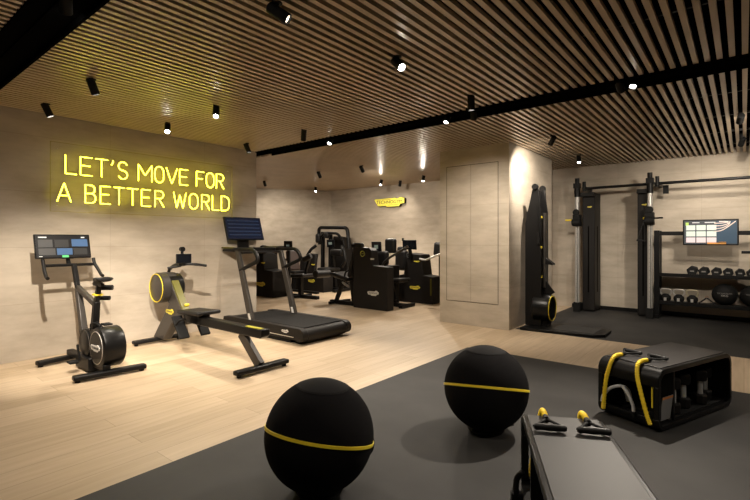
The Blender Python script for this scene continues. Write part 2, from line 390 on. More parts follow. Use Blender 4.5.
# ------------------------------------------------------------------ neon sign on the left wall
def arc(cx, cy, rx, ry, a0, a1, n=10):
    return [(cx+rx*cos(radians(a0+(a1-a0)*i/n)), cy+ry*sin(radians(a0+(a1-a0)*i/n))) for i in range(n+1)]
GL = {  # strokes in a unit cell
 'L': [[(0,1),(0,0),(1,0)]], 'E': [[(1,1),(0,1),(0,0),(1,0)], [(0,.53),(.85,.53)]], 'F': [[(1,1),(0,1),(0,0)], [(0,.53),(.85,.53)]],
 'T': [[(0,1),(1,1)], [(.5,1),(.5,0)]], "'": [[(.7,1.02),(.75,.88),(.2,.74)]],
 'S': [arc(.5,.745,.46,.255,20,270,10)[:-1]+arc(.5,.25,.47,.25,90,-160,10)],
 'M': [[(0,0),(0,1),(.5,.35),(1,1),(1,0)]], 'V': [[(0,1),(.5,0),(1,1)]], 'W': [[(0,1),(.25,0),(.5,.85),(.75,0),(1,1)]], 'A': [[(0,0),(.5,1),(1,0)], [(.2,.33),(.8,.33)]],
 'O': [arc(.5,.66,.5,.34,0,180,10)+arc(.5,.34,.5,.34,180,360,10)+[(1,.66)]],
 'R': [[(0,0),(0,1),(.5,1)]+arc(.55,.76,.42,.24,90,-90,8)+[(0,.52)], [(.45,.52),(1,0)]],
 'B': [[(0,.5),(0,1),(.5,1)]+arc(.52,.765,.40,.235,90,-90,8)+[(0,.53)], [(.5,.53)]+arc(.55,.265,.45,.265,90,-90,8)+[(0,0),(0,.53)]],
 'D': [[(0,0),(0,1),(.4,1)]+arc(.4,.66,.6,.34,90,0,6)+arc(.4,.34,.6,.34,0,-90,6)+[(0,0)]],
}
sign = thing('neon_sign', 'glowing yellow neon lettering on a clear panel on the left wall', 'neon sign', (-6.03, 2.81, 1.62))
MB().box(-6.006, -6.0, 1.655, 3.965, 1.625, 2.40).build('clear_panel', ACRYL, sign)
e = MB()
e.box(-6.008, -5.998, 1.650, 1.655, 1.62, 2.405).box(-6.008, -5.998, 3.965, 3.97, 1.62, 2.405)
e.box(-6.008, -5.998, 1.655, 3.965, 1.62, 1.625).box(-6.008, -5.998, 1.655, 3.965, 2.40, 2.405)
e.build('panel_edge', EDGE, sign)
for yy in (1.72, 3.90):
    for zz in (1.69, 2.33): MB().cyl((-6.03, yy, zz), (-5.996, yy, zz), .004, seg=12).build('standoff', CHROME, sign)
L1 = [('L',1.79,1.90),('E',1.94,2.06),('T',2.10,2.23),("'",2.265,2.30),('S',2.35,2.46),('M',2.59,2.76),('O',2.80,2.915),('V',2.95,3.10),('E',3.135,3.25),('F',3.38,3.49),('O',3.53,3.65),('R',3.69,3.81)]
L2 = [('A',1.71,1.845),('B',1.99,2.10),('E',2.15,2.26),('T',2.30,2.42),('T',2.455,2.585),('E',2.63,2.74),('R',2.80,2.915),('W',3.05,3.225),('O',3.275,3.40),('R',3.46,3.58),('L',3.625,3.73),('D',3.77,3.90)]
for row, z0, z1 in ((L1, 2.055, 2.265), (L2, 1.735, 1.945)):
    for ch, y0, y1 in row:
        b = MB(); hz = MB()
        for st in GL[ch]:
            pts = [(-5.975, y0+(y1-y0)*p[0], z0+(z1-z0)*p[1]) for p in st]
            pts = fillet(pts, .010, 3) if len(pts) < 6 else [V(p) for p in pts]
            b.tube(pts, .0050, 8)
            for p, q in zip(pts, pts[1:]):
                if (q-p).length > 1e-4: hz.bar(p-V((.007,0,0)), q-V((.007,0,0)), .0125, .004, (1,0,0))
        lt = b.build('neon_letter', NEON, sign)
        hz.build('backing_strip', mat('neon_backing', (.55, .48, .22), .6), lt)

# ------------------------------------------------------------------ lit yellow logo on the back wall
lg = thing('wall_logo_sign', 'lit yellow stepped logo plate high on the back wall', 'sign', (-7.0, 9.3, 2.13))
LP = [(-1,.72),(-.98,.9),(.42,.98),(.5,.80),(.62,.80),(.70,1.0),(.86,1.0),(.90,.86),(1,.80),(1,-.32),(.74,-.42),(.66,-.98),(-.15,-.98),(-.2,-.72),(-.62,-.78),(-.76,-.72)]
MB().prism(LP, (-7.01, 9.20, 2.255), (.48,0,0), (0,0,.115), (0,.075,0)).build('side_case', BLK, lg)
MB().prism([(a*.985, b*.96) for a, b in LP], (-7.01, 9.195, 2.255), (.48,0,0), (0,0,.115), (0,.006,0)).build('yellow_face', LOGOLIT, lg)
text('lettering', 'TECHNOGYM', lg, (-7.0, 9.192, 2.262), (1,0,0), (0,0,1), .118, INK, .001, squeeze=1.12)
MB().box(-7.40, -6.95, 9.191, 9.194, 2.325, 2.332).box(-7.05, -6.72, 9.191, 9.194, 2.185, 2.192).build('underline', INK, lg)
for xx in (-7.3, -6.7): MB().cyl((xx, 9.27, 2.25), (xx, 9.30, 2.25), .015).build('standoff', BLK, lg)

# ------------------------------------------------------------------ exercise bike
def screen(parent, c, yaw_axis, up, w, h, tiles=None, name='display', face=SCRB, thick=.025):
    """c centre of the front, yaw_axis = right of the picture, up; faces right x up"""
    r, u = V(yaw_axis).normalized(), V(up).normalized(); n = r.cross(u); c = V(c)
    d = MB().obox(c-n*thick/2, r, u, n, w, h, thick).build(name, PLAS, parent, bevel=.006)
    p = MB().obox(c+n*.0005, r, u, n, w*.95, h*.91, .002)
    mats = [face]
    if tiles:
        for (a0, a1, b0, b1, mm) in tiles:
            if mm not in mats: mats.append(mm)
            p.obox(c+n*.0022+r*(w*.95*((a0+a1)/2-.5))+u*(h*.91*((b0+b1)/2-.5)), r, u, n, w*.95*(a1-a0), h*.91*(b1-b0), .0014, mats.index(mm))
    p.build('screen_picture', mats, d)
    return d
def em(name, c, s): return mat(name, c, .3, emit=c, es=s)
bk = thing('exercise_bike', 'upright training bike with screen and round flywheel before the left wall', 'exercise bike', (-5.2, 1.75, 0))
for xx, ya, yb, dx in ((-5.63, 1.42, 1.97, -.05), (-4.69, 1.47, 2.09, .03)):
    p0, p1 = V((xx-dx, ya, .042)), V((xx+dx, yb, .042))
    f = MB().bar(p0, p1, .085, .045, (0,0,1)).build('foot_bar', BLK, bk, bevel=.012)
    q = MB()
    for p in (p0.lerp(p1, .06), p0.lerp(p1, .94)): q.cyl((p.x, p.y, 0), (p.x, p.y, .03), .024, seg=16)
    q.build('levelling_foot', BLKM, f)
MB().bar((-5.70, 1.75, .085), (-4.70, 1.75, .085), .07, .06, (0,0,1)).bar((-5.3, 1.75, .08), (-4.95, 1.75, .08), .15, .13, (0,0,1)).build('base_beam', BLK, bk, bevel=.01)
MB().bar((-5.20, 1.75, .12), (-5.46, 1.75, .80), .075, .075, (0,1,0), w1=.06, h1=.055).build('front_post', BRONZE, bk, bevel=.012)
MB().bar((-5.44, 1.75, .74), (-5.575, 1.75, 1.03), .05, .045, (0,1,0)).build('stem', BLK, bk, bevel=.008)
MB().bar((-5.06, 1.75, .12), (-4.955, 1.75, .70), .085, .07, (0,1,0), w1=.07, h1=.055).build('seat_tube', BLK, bk, bevel=.012)
MB().bar((-5.45, 1.75, .80), (-4.97, 1.75, .66), .055, .045, (0,1,0)).build('top_tube', BRONZE, bk, bevel=.01)
MB().cyl((-5.0, 1.80, .72), (-4.93, 1.86, .72), .022, seg=16).build('adjust_knob', BLKM, bk)
MB().cyl((-4.93, 1.79, .83), (-4.86, 1.86, .83), .026, seg=16).build('adjust_knob', BLKM, bk)
sp = MB().bar((-4.96, 1.75, .66), (-4.90, 1.75, .86), .05, .04, (0,1,0)).build('seat_post', BLK, bk, bevel=.006)
MB().box(-4.99, -4.90, 1.72, 1.79, .755, .77).build('clamp', YEL, sp)
MB().bar((-5.02, 1.75, .865), (-4.80, 1.75, .865), .03, .035, (0,0,1)).build('seat_rail', BLK, bk, bevel=.004)
# saddle: long nose to the bars, wide rear
def saddle():
    rows = [(-5.03,.018,.915),(-4.98,.024,.925),(-4.91,.032,.93),(-4.85,.05,.932),(-4.80,.075,.938),(-4.76,.085,.945),(-4.72,.075,.945)]
    vs = []; K = 10
    for xx, w, z in rows:
        for k in range(K):
            a = 2*pi*k/K; vs.append((xx, 1.75+w*cos(a), z-.016+(.022 if sin(a) > 0 else .034)*sin(a)))
    fs = [(i*K+k, i*K+(k+1) % K, (i+1)*K+(k+1) % K, (i+1)*K+k) for i in range(len(rows)-1) for k in range(K)]
    fs += [tuple(range(K)), tuple((len(rows)-1)*K+k for k in range(K))]
    return MB().add(vs, fs)
saddle().build('saddle', LEATHER, bk, sub=1)
fw = MB().lathe([(0,0),(.165,0),(.19,.012),(.195,.03),(.195,.185),(.185,.20),(0,.20)], (-4.835, 1.705, .262), (0,1,0), 48).build('flywheel_housing', PLAS, bk)
MB().torus((-4.835, 1.703, .262), (0,1,0), .155, .0035).build('ring', CHROME, fw)
MB().lathe([(.06,0),(.15,0),(.15,.004),(.06,.004)], (-4.835, 1.699, .262), (0,1,0), 40).build('disc_face', PLAS, fw)
badge(fw, (-4.835, 1.696, .262), (1,0,0), (0,0,1), .22, .07, LOGOW)
cc = MB().lathe([(0,0),(.13,0),(.145,.01),(.145,.07),(0,.075)], (-5.13, 1.70, .265), (0,1,0), 40).prism([(0,-.12),(.28,-.17),(.28,.17),(0,.14)], (-5.13, 1.715, .265), (1,0,0), (0,0,1), (0,.05,0)).build('belt_cover', PLAS, bk)
MB().torus((-5.13, 1.70, .265), (0,1,0), .132, .003).build('ring', BRONZE, cc)
for s, y, dz in ((-1, 1.64, -1), (1, 1.87, 1)):
    c = MB().bar((-5.13, y, .265), (-5.13-.05*dz, y, .265+dz*.155), .025, .018, (0,1,0)).build('crank', BLK, bk, bevel=.003)
    MB().bar((-5.13-.05*dz-.05, y+s*.055, .265+dz*.155), (-5.13-.05*dz+.05, y+s*.055, .265+dz*.155), .08, .02, (0,0,1)).build('pedal', BLKM, c, bevel=.004)
hb = MB().tube([(-5.57, 1.47, 1.035), (-5.57, 1.95, 1.035)], .016, 12).build('handlebar', BLK, bk)
for s, y in ((-1, 1.475), (1, 1.945)):
    MB().tube(catmull([(-5.60, y, 1.10), (-5.57, y, 1.045), (-5.50, y+s*.01, .985), (-5.43, y+s*.015, .93), (-5.38, y+s*.015, .915)], 5), .017, 10).build('grip', LEATHER, hb)
MB().tube(catmull([(-5.6, 1.71, 1.04), (-5.63, 1.71, 1.10), (-5.625, 1.71, 1.16)], 4), .02, 10).box(-5.66, -5.62, 1.66, 1.76, 1.10, 1.20).build('screen_bracket', BLKM, bk)
TD, TB_, TP, TW = em('ui_dark', (.03, .03, .03), .4), em('ui_blue', (.05, .10, .20), .35), em('ui_grey', (.06, .06, .06), .3), em('ui_white', (.5, .5, .5), .5)
screen(bk, (-5.60, 1.66, 1.235), (0,1,0), (-.28,0,1), .51, .26, [(.04,.30,.45,.80,TP),(.34,.60,.45,.80,TD),(.66,.97,.48,.82,TB_),(.04,.34,.10,.40,TP),(.37,.66,.10,.40,TB_),(.69,.95,.10,.40,TD),(.05,.20,.88,.93,TW),(.85,.92,.88,.93,TW),(.46,.58,-.02,.08,GREEN),(.04,.10,.02,.05,TW)], face=em('ui_back', (.008,.008,.009), .4))
MB().tube(catmull([(-5.02, 1.72, .40), (-4.96, 1.70, .48), (-4.86, 1.72, .49), (-4.83, 1.75, .43), (-4.9, 1.77, .40)], 6), .006, 8).tube(catmull([(-4.98, 1.74, .42), (-4.9, 1.73, .50), (-4.8, 1.75, .46)], 6), .006, 8).build('gear_cable', BLKM, bk)

# ------------------------------------------------------------------ rowing machine
YR = 2.78
rw = thing('rowing_machine', 'rowing machine with yellow-ringed fan drum and long dark rail', 'rowing machine', (-4.7, YR, 0))
for xx, ya, yb in ((-5.78, 2.44, 3.06), (-3.70, 2.48, 3.10)):
    f = MB().bar((xx, ya, .045), (xx, yb, .045), .09, .045, (0,0,1)).build('foot_bar', BLK, rw, bevel=.014)
    MB().cyl((xx, ya+.04, 0), (xx, ya+.04, .03), .022).cyl((xx, yb-.04, 0), (xx, yb-.04, .03), .022).build('rubber_foot', BLKM, f)
# slanting body: front leg up to the rail head, arm up to the drum
MB().prism([(-5.87,.06),(-5.60,.06),(-5.39,.29),(-5.10,.30),(-5.08,.42),(-5.16,.48),(-5.50,.90),(-5.64,.90),(-5.66,.62),(-5.46,.52)], (0, YR-.055, 0), (1,0,0), (0,0,1), (0,.11,0)).build('main_body', BRONZE, rw, bevel=.012)
badge(rw, (-5.42, YR-.062, .43), (1,0,0), (0,0,1), .19, .07, LOGOY)
fd = MB().lathe([(0,0),(.165,0),(.185,.012),(.185,.10),(.12,.10)], (-5.56, YR-.16, .715), (0,1,0), 48).build('fan_cover', BRONZE, rw)
MB().torus((-5.56, YR-.162, .715), (0,1,0), .170, .0045).build('ring', YEL, fd)
MB().lathe([(.10,.10),(.165,.10),(.17,.12),(.17,.27),(.15,.29),(0,.29)], (-5.56, YR-.16, .715), (0,1,0), 48).build('fan_drum', PLAS, rw)
MB().prism([(-5.42,.80),(-5.39,.81),(-5.12,.47),(-5.16,.455)], (0, YR-.05, 0), (1,0,0), (0,0,1), (0,.085,0)).build('top_cover', mat('olive_gloss', (.11,.10,.02), .25), rw, bevel=.006)
MB().cyl((-5.16, YR-.01, .525), (-5.16, YR+.04, .525), .016, seg=16).build('resistance_knob', YEL, rw)
arm = MB().tube(catmull([(-5.58, YR, .88), (-5.54, YR, .94), (-5.42, YR, .99), (-5.28, YR, 1.01), (-5.20, YR, 1.02)], 5), [.02]*21, 10).build('console_arm', BLK, rw)
hd = MB().tube(catmull([(-5.30, YR-.02, .99), (-5.20, YR+.05, 1.01), (-5.14, YR+.16, 1.0), (-5.13, YR+.25, .985)], 5), .017, 10).tube([(-5.27, YR+.0, .99), (-5.32, YR-.14, .965)], .015, 10).build('pull_handle', LEATHER, rw)
MB().tube([(-5.22, YR, 1.02), (-5.24, YR, 1.13), (-5.24, YR, 1.19)], [.02, .018, .018], 12).lathe([(0,-.02),(.03,-.02),(.03,.02),(0,.02)], (-5.24, YR, 1.19), (1,0,0), 20).build('tablet_post', PLAS, rw)
screen(rw, (-5.19, YR+.0, 1.08), (0,1,0), (0,0,1), .185, .11, face=SCR, thick=.03)
MB().prism([(-5.30,.335),(-3.67,.335),(-3.63,.36),(-3.63,.425),(-5.30,.435)], (0, YR-.05, 0), (1,0,0), (0,0,1), (0,.10,0)).build('rail', PLAS, rw, bevel=.01)
MB().box(-3.90, -3.66, YR-.047, YR-.006, .427, .4345).build('rail_end_trim', mat('dull_yellow', (.42,.38,.04), .4), rw)
MB().bar((-4.03, YR, .34), (-3.72, YR, .055), .10, .055, (0,1,0)).build('rear_leg', BRONZE, rw, bevel=.006)
st = MB().obox((-4.87, YR, .475), (1,0,.04), (0,1,0), (0,0,1), .46, .30, .045).build('seat', LEATHER, rw, bevel=.02, seg=3)
MB().box(-4.98, -4.75, YR-.07, YR+.07, .425, .455).build('seat_carriage', BLK, st)
for s in (-1, 1):
    fp = MB().bar((-5.09, YR+s*.13-.02, .42), (-4.90, YR+s*.13-.02, .19), .03, .12, (0,1,0)).build('foot_plate', BLKM, rw, bevel=.008)
    MB().tube(catmull([(-5.02, YR+s*.13-.075, .32), (-4.95, YR+s*.13-.05, .39), (-4.95, YR+s*.13+.01, .39), (-5.02, YR+s*.13+.035, .32)], 5), .012, 8).build('foot_strap', BLK, fp)
MB().bar((-5.06, YR-.2, .38), (-5.06, YR+.2, .38), .04, .04).build('foot_axle', BLK, rw)

# ------------------------------------------------------------------ treadmill
tm = thing('treadmill', 'large dark treadmill with screen on tall slanted uprights', 'treadmill', (-5.0, 4.2, 0))
Y0, Y1 = 3.76, 4.64
prof = [(-5.94,.06),(-5.90,.19),(-5.78,.20)] + [(-4.27+.09*sin(radians(a)), .115+.085*cos(radians(a))) for a in range(0, 181, 20)] + [(-4.35,.05),(-5.90,.045)]
MB().prism(prof, (0, Y0, 0), (1,0,0), (0,0,1), (0, .09, 0)).prism(prof, (0, Y1-.09, 0), (1,0,0), (0,0,1), (0, .09, 0)).prism([(a, b-.012) for a, b in prof], (0, Y0+.09, 0), (1,0,0), (0,0,1), (0, Y1-Y0-.18, 0)).build('deck', SHROUD, tm, bevel=.006)
MB().box(-5.72, -4.29, Y0+.10, Y1-.10, .186, .199).build('running_belt', BELT, tm)
MB().box(-5.92, -4.36, Y0-.004, Y0+.002, .082, .090).build('silver_strip', CHROME, tm)
MB().box(-5.86, -4.45, Y0+.03, Y1-.03, .0, .05).build('base', BLKM, tm)
badge(tm, (-4.52, Y0-.003, .145), (1,0,0), (0,0,1), .13, .045, LOGOW)
for s, yy in ((-1, Y0+.055), (1, Y1-.055)):
    up = MB().bar((-5.26, yy, .06), (-5.63, yy, 1.155), .11, .05, (0,1,0), w1=.085, h1=.045).build('upright', BRONZE, tm, bevel=.008)
    MB().obox((-5.315, yy-.027 if s < 0 else yy-.027, .235), (1,0,0), (0,1,0), (-.32,0,1), .045, .004, .10).build('label_plate', LOGOW, up)
    MB().tube(fillet([(-5.94, yy, 1.165), (-5.24, yy, 1.165), (-5.13, yy, 1.02), (-5.56, yy, .87)], .11, 7), .028, 12).build('handrail', BLK, tm)
    MB().box(-6.0, -5.72, yy-.028, yy+.028, 1.175, 1.196).build('console_side', mat('olive_gloss', (.11,.10,.02), .25), tm, bevel=.004)
MB().box(-5.98, -5.70, Y0+.03, Y1-.03, 1.13, 1.175).box(-5.74, -5.68, Y0+.1, Y1-.1, 1.10, 1.19).build('console', PLAS, tm, bevel=.01)
MB().tube([(-5.60, Y0+.1, 1.12), (-5.60, Y1-.1, 1.12)], .018, 12).build('front_grip', LEATHER, tm)
MB().box(-5.95, -5.90, 4.02, 4.20, 1.17, 1.42).build('screen_post', PLAS, tm, bevel=.008)
blue_rows = [(.05,.95,.84-.17*i,.90-.17*i, em('ui_stripe', (.010,.018,.040), .5)) for i in range(5)]
screen(tm, (-5.86, 4.09, 1.475), (.04,1,0), (-.33,0,1), .63, .36, blue_rows, thick=.03)

# ------------------------------------------------------------------ strength machines in the recess
def roller(p0, p1, r): return MB().lathe([(0,0),(r*.8,0),(r,.015),(r,(V(p1)-V(p0)).length-.015),(r*.8,(V(p1)-V(p0)).length),(0,(V(p1)-V(p0)).length)], p0, V(p1)-V(p0), 20)
def pad(c, ax, ay, az, sx, sy, sz, parent, name='seat', m=LEATHER): return MB().obox(c, ax, ay, az, sx, sy, sz).build(name, m, parent, bevel=min(sx, sy, sz)*.42, seg=4)
def round_icon(parent, c, r, m): return MB().torus(c, (0,1,0), r, r*.16, 28, 6).box(c[0]-r*.5, c[0]+r*.5, c[1]-.003, c[1]+.003, c[2]-r*.12, c[2]+r*.12).build('icon', m, parent)

# front: leg machine
m4 = thing('leg_curl_machine', 'black leg machine in front, L-shaped panel with white badge and seat to its left', 'strength machine', (-5.6, 6.7, 0))
tw = MB().prism([(0,0),(.83,0),(.83,.80),(.48,.82),(.45,1.10),(.39,1.15),(.02,1.17),(0,1.15)], (-5.86, 6.55, 0), (1,0,0), (0,0,1), (0,.20,0)).build('weight_tower', SHROUD, m4, bevel=.015)
badge(tw, (-5.36, 6.545, .31), (1,0,0), (0,0,1), .27, .10, LOGOW)
round_icon(tw, (-5.62, 6.545, 1.04), .05, mat('lime_icon', (.35,.36,.05), .5))
MB().box(-5.42, -5.34, 6.543, 6.552, .93, .96).build('small_label', LOGOW, tw)
MB().bar((-6.62, 6.72, .04), (-5.86, 6.72, .04), .10, .07, (0,0,1)).bar((-6.5, 6.55, .03), (-6.5, 7.15, .03), .08, .05, (0,0,1)).build('base_rail', BLK, m4, bevel=.008)
MB().bar((-6.50, 6.75, .06), (-6.28, 6.75, .50), .08, .06, (0,1,0)).bar((-6.0, 6.75, .05), (-6.05, 6.75, .5), .09, .09, (0,1,0)).build('seat_frame', BLK, m4, bevel=.008)
pad((-6.30, 6.82, .56), (1,0,-.22), (0,1,0), (.22,0,1), .46, .42, .09, m4)
pad((-5.98, 6.82, .86), (.28,0,1), (0,1,0), (1,0,-.28), .62, .40, .09, m4, 'backrest')
roller((-6.98, 6.60, .58), (-6.98, 7.02, .58), .085).build('leg_roller', LEATHER, m4)
MB().tube(catmull([(-6.98, 7.0, .58), (-6.7, 7.05, .56), (-6.4, 7.05, .62), (-6.15, 7.0, .72)], 5), .03, 10).build('lever_arm', BLK, m4)
roller((-5.92, 6.60, 1.19), (-5.66, 6.60, 1.19), .055).build('hand_roller', LEATHER, m4)
MB().bar((-6.26, 6.68, .45), (-6.02, 6.60, .38), .03, .04).build('adjuster', CHROME, m4)
MB().tube(catmull([(-6.2, 6.66, .52), (-6.12, 6.62, .66), (-6.02, 6.64, .72)], 5), .018, 8).build('side_grip', BLK, m4)

# far left: machine behind the treadmill
m1 = thing('abdominal_machine', 'black strength machine partly hidden behind the treadmill, with yellow badge', 'strength machine', (-8.6, 6.8, 0))
tw = MB().prism([(0,0),(1.02,0),(1.02,.60),(.70,.62),(.66,1.0),(.30,1.04),(0,1.04)], (-9.2, 6.45, 0), (1,0,0), (0,0,1), (0,.42,0)).build('weight_tower', SHROUD, m1, bevel=.015)
badge(tw, (-8.62, 6.444, .29), (1,0,0), (0,0,1), .34, .11, LOGOY)
badge(tw, (-8.52, 6.444, .78), (1,0,0), (0,0,1), .14, .035, LOGOY, word='')
MB().tube(catmull([(-8.75, 6.5, 1.08), (-8.62, 6.5, 1.16), (-8.35, 6.5, 1.14), (-7.85, 6.5, 1.15)], 6), .022, 10).tube(catmull([(-8.55, 6.5, 1.0), (-8.3, 6.5, 1.04), (-8.15, 6.55, 1.0)], 5), .02, 8).build('handle_arm', BLK, m1)
screen(m1, (-7.68, 6.46, 1.18), (1,0,0), (0,-.05,1), .26, .20, [(.3,.7,.4,.6,em('ui_soft', (.10,.12,.10), .8))], name='console', face=SCR)
MB().bar((-7.72, 6.55, .03), (-7.72, 6.52, 1.1), .05, .05).build('console_post', BLK, m1, bevel=.006)
MB().bar((-8.2, 6.9, .04), (-7.2, 6.9, .04), .10, .07, (0,0,1)).bar((-7.75, 6.62, .04), (-7.75, 7.2, .04), .08, .06, (0,0,1)).build('base_rail', BLK, m1, bevel=.008)
MB().bar((-7.75, 6.9, .06), (-7.75, 6.9, .46), .09, .09).build('seat_frame', BLK, m1)
pad((-7.72, 6.9, .50), (1,0,.05), (0,1,0), (0,0,1), .44, .38, .08, m1)
pad((-8.02, 6.9, .83), (-.2,0,1), (0,1,0), (1,0,.2), .46, .34, .08, m1, 'backrest', RED)
roller((-7.45, 6.70, .86), (-7.25, 6.74, .96), .06).build('hand_roller', LEATHER, m1)
MB().bar((-7.6, 6.9, .55), (-7.3, 6.75, .92), .05, .05).build('lever_arm', BLK, m1, bevel=.006)

# behind it: low machine with tilted label panel
m2 = thing('leg_press_machine', 'low black strength machine by the recess wall, yellow label on its back panel', 'strength machine', (-8.75, 7.75, 0))
tw = MB().prism([(0,0),(1.1,0),(1.1,.36),(.95,.42),(.15,.42),(0,.36)], (-9.15, 7.9, 0), (1,0,0), (0,0,1), (0,.34,0)).build('weight_tower', SHROUD, m2, bevel=.015)
badge(tw, (-8.47, 7.894, .27), (1,0,0), (0,0,1), .24, .09, LOGOY)
bp = pad((-8.55, 7.98, .70), (1,0,0), (0,.15,1), (0,1,-.15), .34, .52, .10, m2, 'backrest', SHROUD)
badge(bp, (-8.42, 7.90, .68), (1,0,0), (0,.15,1), .14, .035, LOGOY, word='')
pad((-8.86, 7.98, .62), (1,0,.1), (0,.1,1), (0,1,-.1), .22, .50, .12, m2, 'side_bolster')
pad((-8.95, 7.75, .48), (1,0,0), (0,1,0), (0,0,1), .42, .36, .08, m2)
MB().bar((-9.2, 7.62, .03), (-7.95, 7.62, .03), .09, .05, (0,0,1)).bar((-8.95, 7.7, .03), (-8.95, 7.75, .46), .09, .09).build('base_rail', BLK, m2, bevel=.008)
MB().tube(catmull([(-9.3, 7.7, .62), (-9.1, 7.6, .80), (-8.85, 7.62, .78), (-8.7, 7.7, .62)], 6), .03, 10).build('lever_arm', BLK, m2)

# tall upper-body machine
m3 = thing('chest_press_machine', 'tall black upper-body machine with rounded overhead frame in the recess corner', 'strength machine', (-8.0, 8.5, 0))
MB().prism([(0,0),(.70,0),(.66,.75),(.52,1.30),(.18,1.34),(.04,.75)], (-8.42, 8.45, 0), (1,0,0), (0,0,1), (0,.30,0)).build('weight_tower', SHROUD, m3, bevel=.02)
for xx in (-8.48, -8.20): MB().bar((xx, 8.30, .05), (xx, 8.32, 1.45), .08, .08).build('upright', BLK, m3, bevel=.01)
MB().tube(fillet([(-8.58, 8.30, 1.12), (-8.60, 8.28, 1.56), (-7.56, 8.25, 1.54), (-7.48, 8.22, 1.02)], .12, 6), .045, 10).build('top_frame', BLK, m3)
MB().tube(fillet([(-8.45, 8.15, 1.30), (-8.2, 8.12, 1.42), (-7.75, 8.1, 1.40), (-7.62, 8.12, 1.25)], .08, 5), .034, 10).build('cross_frame', BLK, m3)
for pts in ([(-8.50, 8.1, 1.10), (-8.62, 8.02, .98), (-8.70, 7.95, .76), (-8.52, 7.95, .66)], [(-7.55, 8.05, 1.08), (-7.42, 7.98, .96), (-7.36, 7.95, .75), (-7.46, 7.95, .60)]):
    MB().tube(catmull(pts, 6), .040, 10).build('press_arm', BLK, m3)
pad((-8.47, 8.15, 1.28), (1,0,0), (0,0,1), (0,1,0), .16, .24, .12, m3, 'arm_pad'); pad((-8.14, 8.12, 1.36), (1,0,0), (0,0,1), (0,1,0), .16, .16, .12, m3, 'arm_pad')
pad((-7.72, 8.05, .93), (1,0,0), (0,0,1), (0,1,0), .40, .17, .14, m3, 'backrest')
screen(m3, (-7.92, 8.02, 1.15), (1,0,0), (0,-.1,1), .25, .19, [(.25,.75,.35,.7,em('ui_soft', (.10,.12,.10), .8))], name='console', face=SCR)
MB().bar((-7.86, 8.15, .05), (-7.9, 8.06, 1.1), .07, .07).build('console_post', BLK, m3)
pad((-7.9, 7.95, .52), (1,0,0), (0,1,0), (0,0,1), .42, .42, .09, m3)
MB().bar((-8.55, 8.0, .04), (-7.45, 8.0, .04), .10, .07, (0,0,1)).bar((-7.9, 7.95, .05), (-7.9, 7.97, .5), .10, .10).bar((-7.5, 7.7, .04), (-7.5, 8.6, .04), .09, .06, (0,0,1)).build('base_rail', BLK, m3, bevel=.008)

m3.location = (-8.39, 8.90, 0); m3.scale = (1.05, 1.05, 1.05)
# behind the front machine: seat, console and arm
m5 = thing('shoulder_press_machine', 'black machine between the two box towers, with screen and rounded head pads', 'strength machine', (-5.6, 7.35, 0))
MB().box(-6.05, -5.55, 7.38, 7.65, 0, .78).build('weight_tower', SHROUD, m5, bevel=.015)
screen(m5, (-5.83, 7.22, 1.16), (1,0,0), (0,-.1,1), .25, .21, [(.3,.7,.3,.7,em('ui_soft', (.10,.12,.10), .8))], name='console', face=SCR)
MB().bar((-5.83, 7.30, .6), (-5.83, 7.25, 1.1), .06, .06).build('console_post', BLK, m5, bevel=.006)
pad((-5.63, 7.45, 1.18), (1,0,0), (0,0,1), (0,1,0), .26, .30, .12, m5, 'head_pad')
pad((-5.68, 7.2, .92), (1,0,.1), (0,0,1), (0,1,0), .34, .30, .16, m5, 'backrest')
roller((-6.05, 7.18, .95), (-5.82, 7.18, .97), .035).build('hand_roller', LEATHER, m5)
MB().obox((-5.78, 7.1, .72), (1,0,.1), (0,1,0), (-.1,0,1), .12, .03, .17).build('elbow_pad', mat('tan_pad', (.30,.22,.14), .6), m5, bevel=.012)
pad((-5.28, 7.15, .51), (1,0,.08), (0,1,0), (0,0,1), .44, .40, .08, m5)
MB().bar((-5.32, 7.18, .06), (-5.32, 7.18, .48), .10, .10).bar((-5.65, 7.15, .04), (-5.0, 7.15, .04), .10, .07, (0,0,1)).bar((-5.03, 6.95, .04), (-5.03, 7.4, .04), .08, .06, (0,0,1)).build('base_rail', BLK, m5, bevel=.008)
MB().tube(catmull([(-5.52, 7.05, .55), (-5.50, 7.0, .78), (-5.38, 7.0, .92), (-5.15, 7.05, 1.06), (-4.96, 7.1, 1.18)], 6), .024, 10).build('lever_arm', BRONZE, m5)
MB().bar((-5.25, 7.0, .46), (-5.15, 6.98, .16), .05, .04).build('step_link', BLK, m5)

# right: machine with yellow badge
m6 = thing('back_extension_machine', 'black strength machine beside the white pillar, box tower with yellow badge', 'strength machine', (-5.2, 8.0, 0))
tw = MB().prism([(0,0),(.84,0),(.84,.56),(.62,.58),(.56,1.0),(.20,1.03),(.12,.58),(0,.56)], (-5.68, 7.8, 0), (1,0,0), (0,0,1), (0,.34,0)).build('weight_tower', SHROUD, m6, bevel=.015)
badge(tw, (-5.27, 7.794, .32), (1,0,0), (0,0,1), .26, .085, LOGOY)
badge(tw, (-5.22, 7.794, .86), (1,0,0), (0,0,1), .15, .035, LOGOY, word='')
round_icon(tw, (-5.42, 7.79, .98), .045, mat('grey_icon', (.10,.10,.10), .5))
MB().box(-4.90, -4.87, 7.79, 7.80, .18, .52).build('side_strip', mat('olive_gloss', (.11,.10,.02), .25), tw)
screen(m6, (-5.36, 7.72, 1.20), (1,0,0), (0,-.1,1), .34, .20, name='console', face=SCR)
MB().bar((-5.36, 7.78, .9), (-5.36, 7.74, 1.15), .06, .05).cyl((-5.52, 7.72, 1.28), (-5.52, 7.72, 1.34), .022, seg=12).build('console_post', BLK, m6)
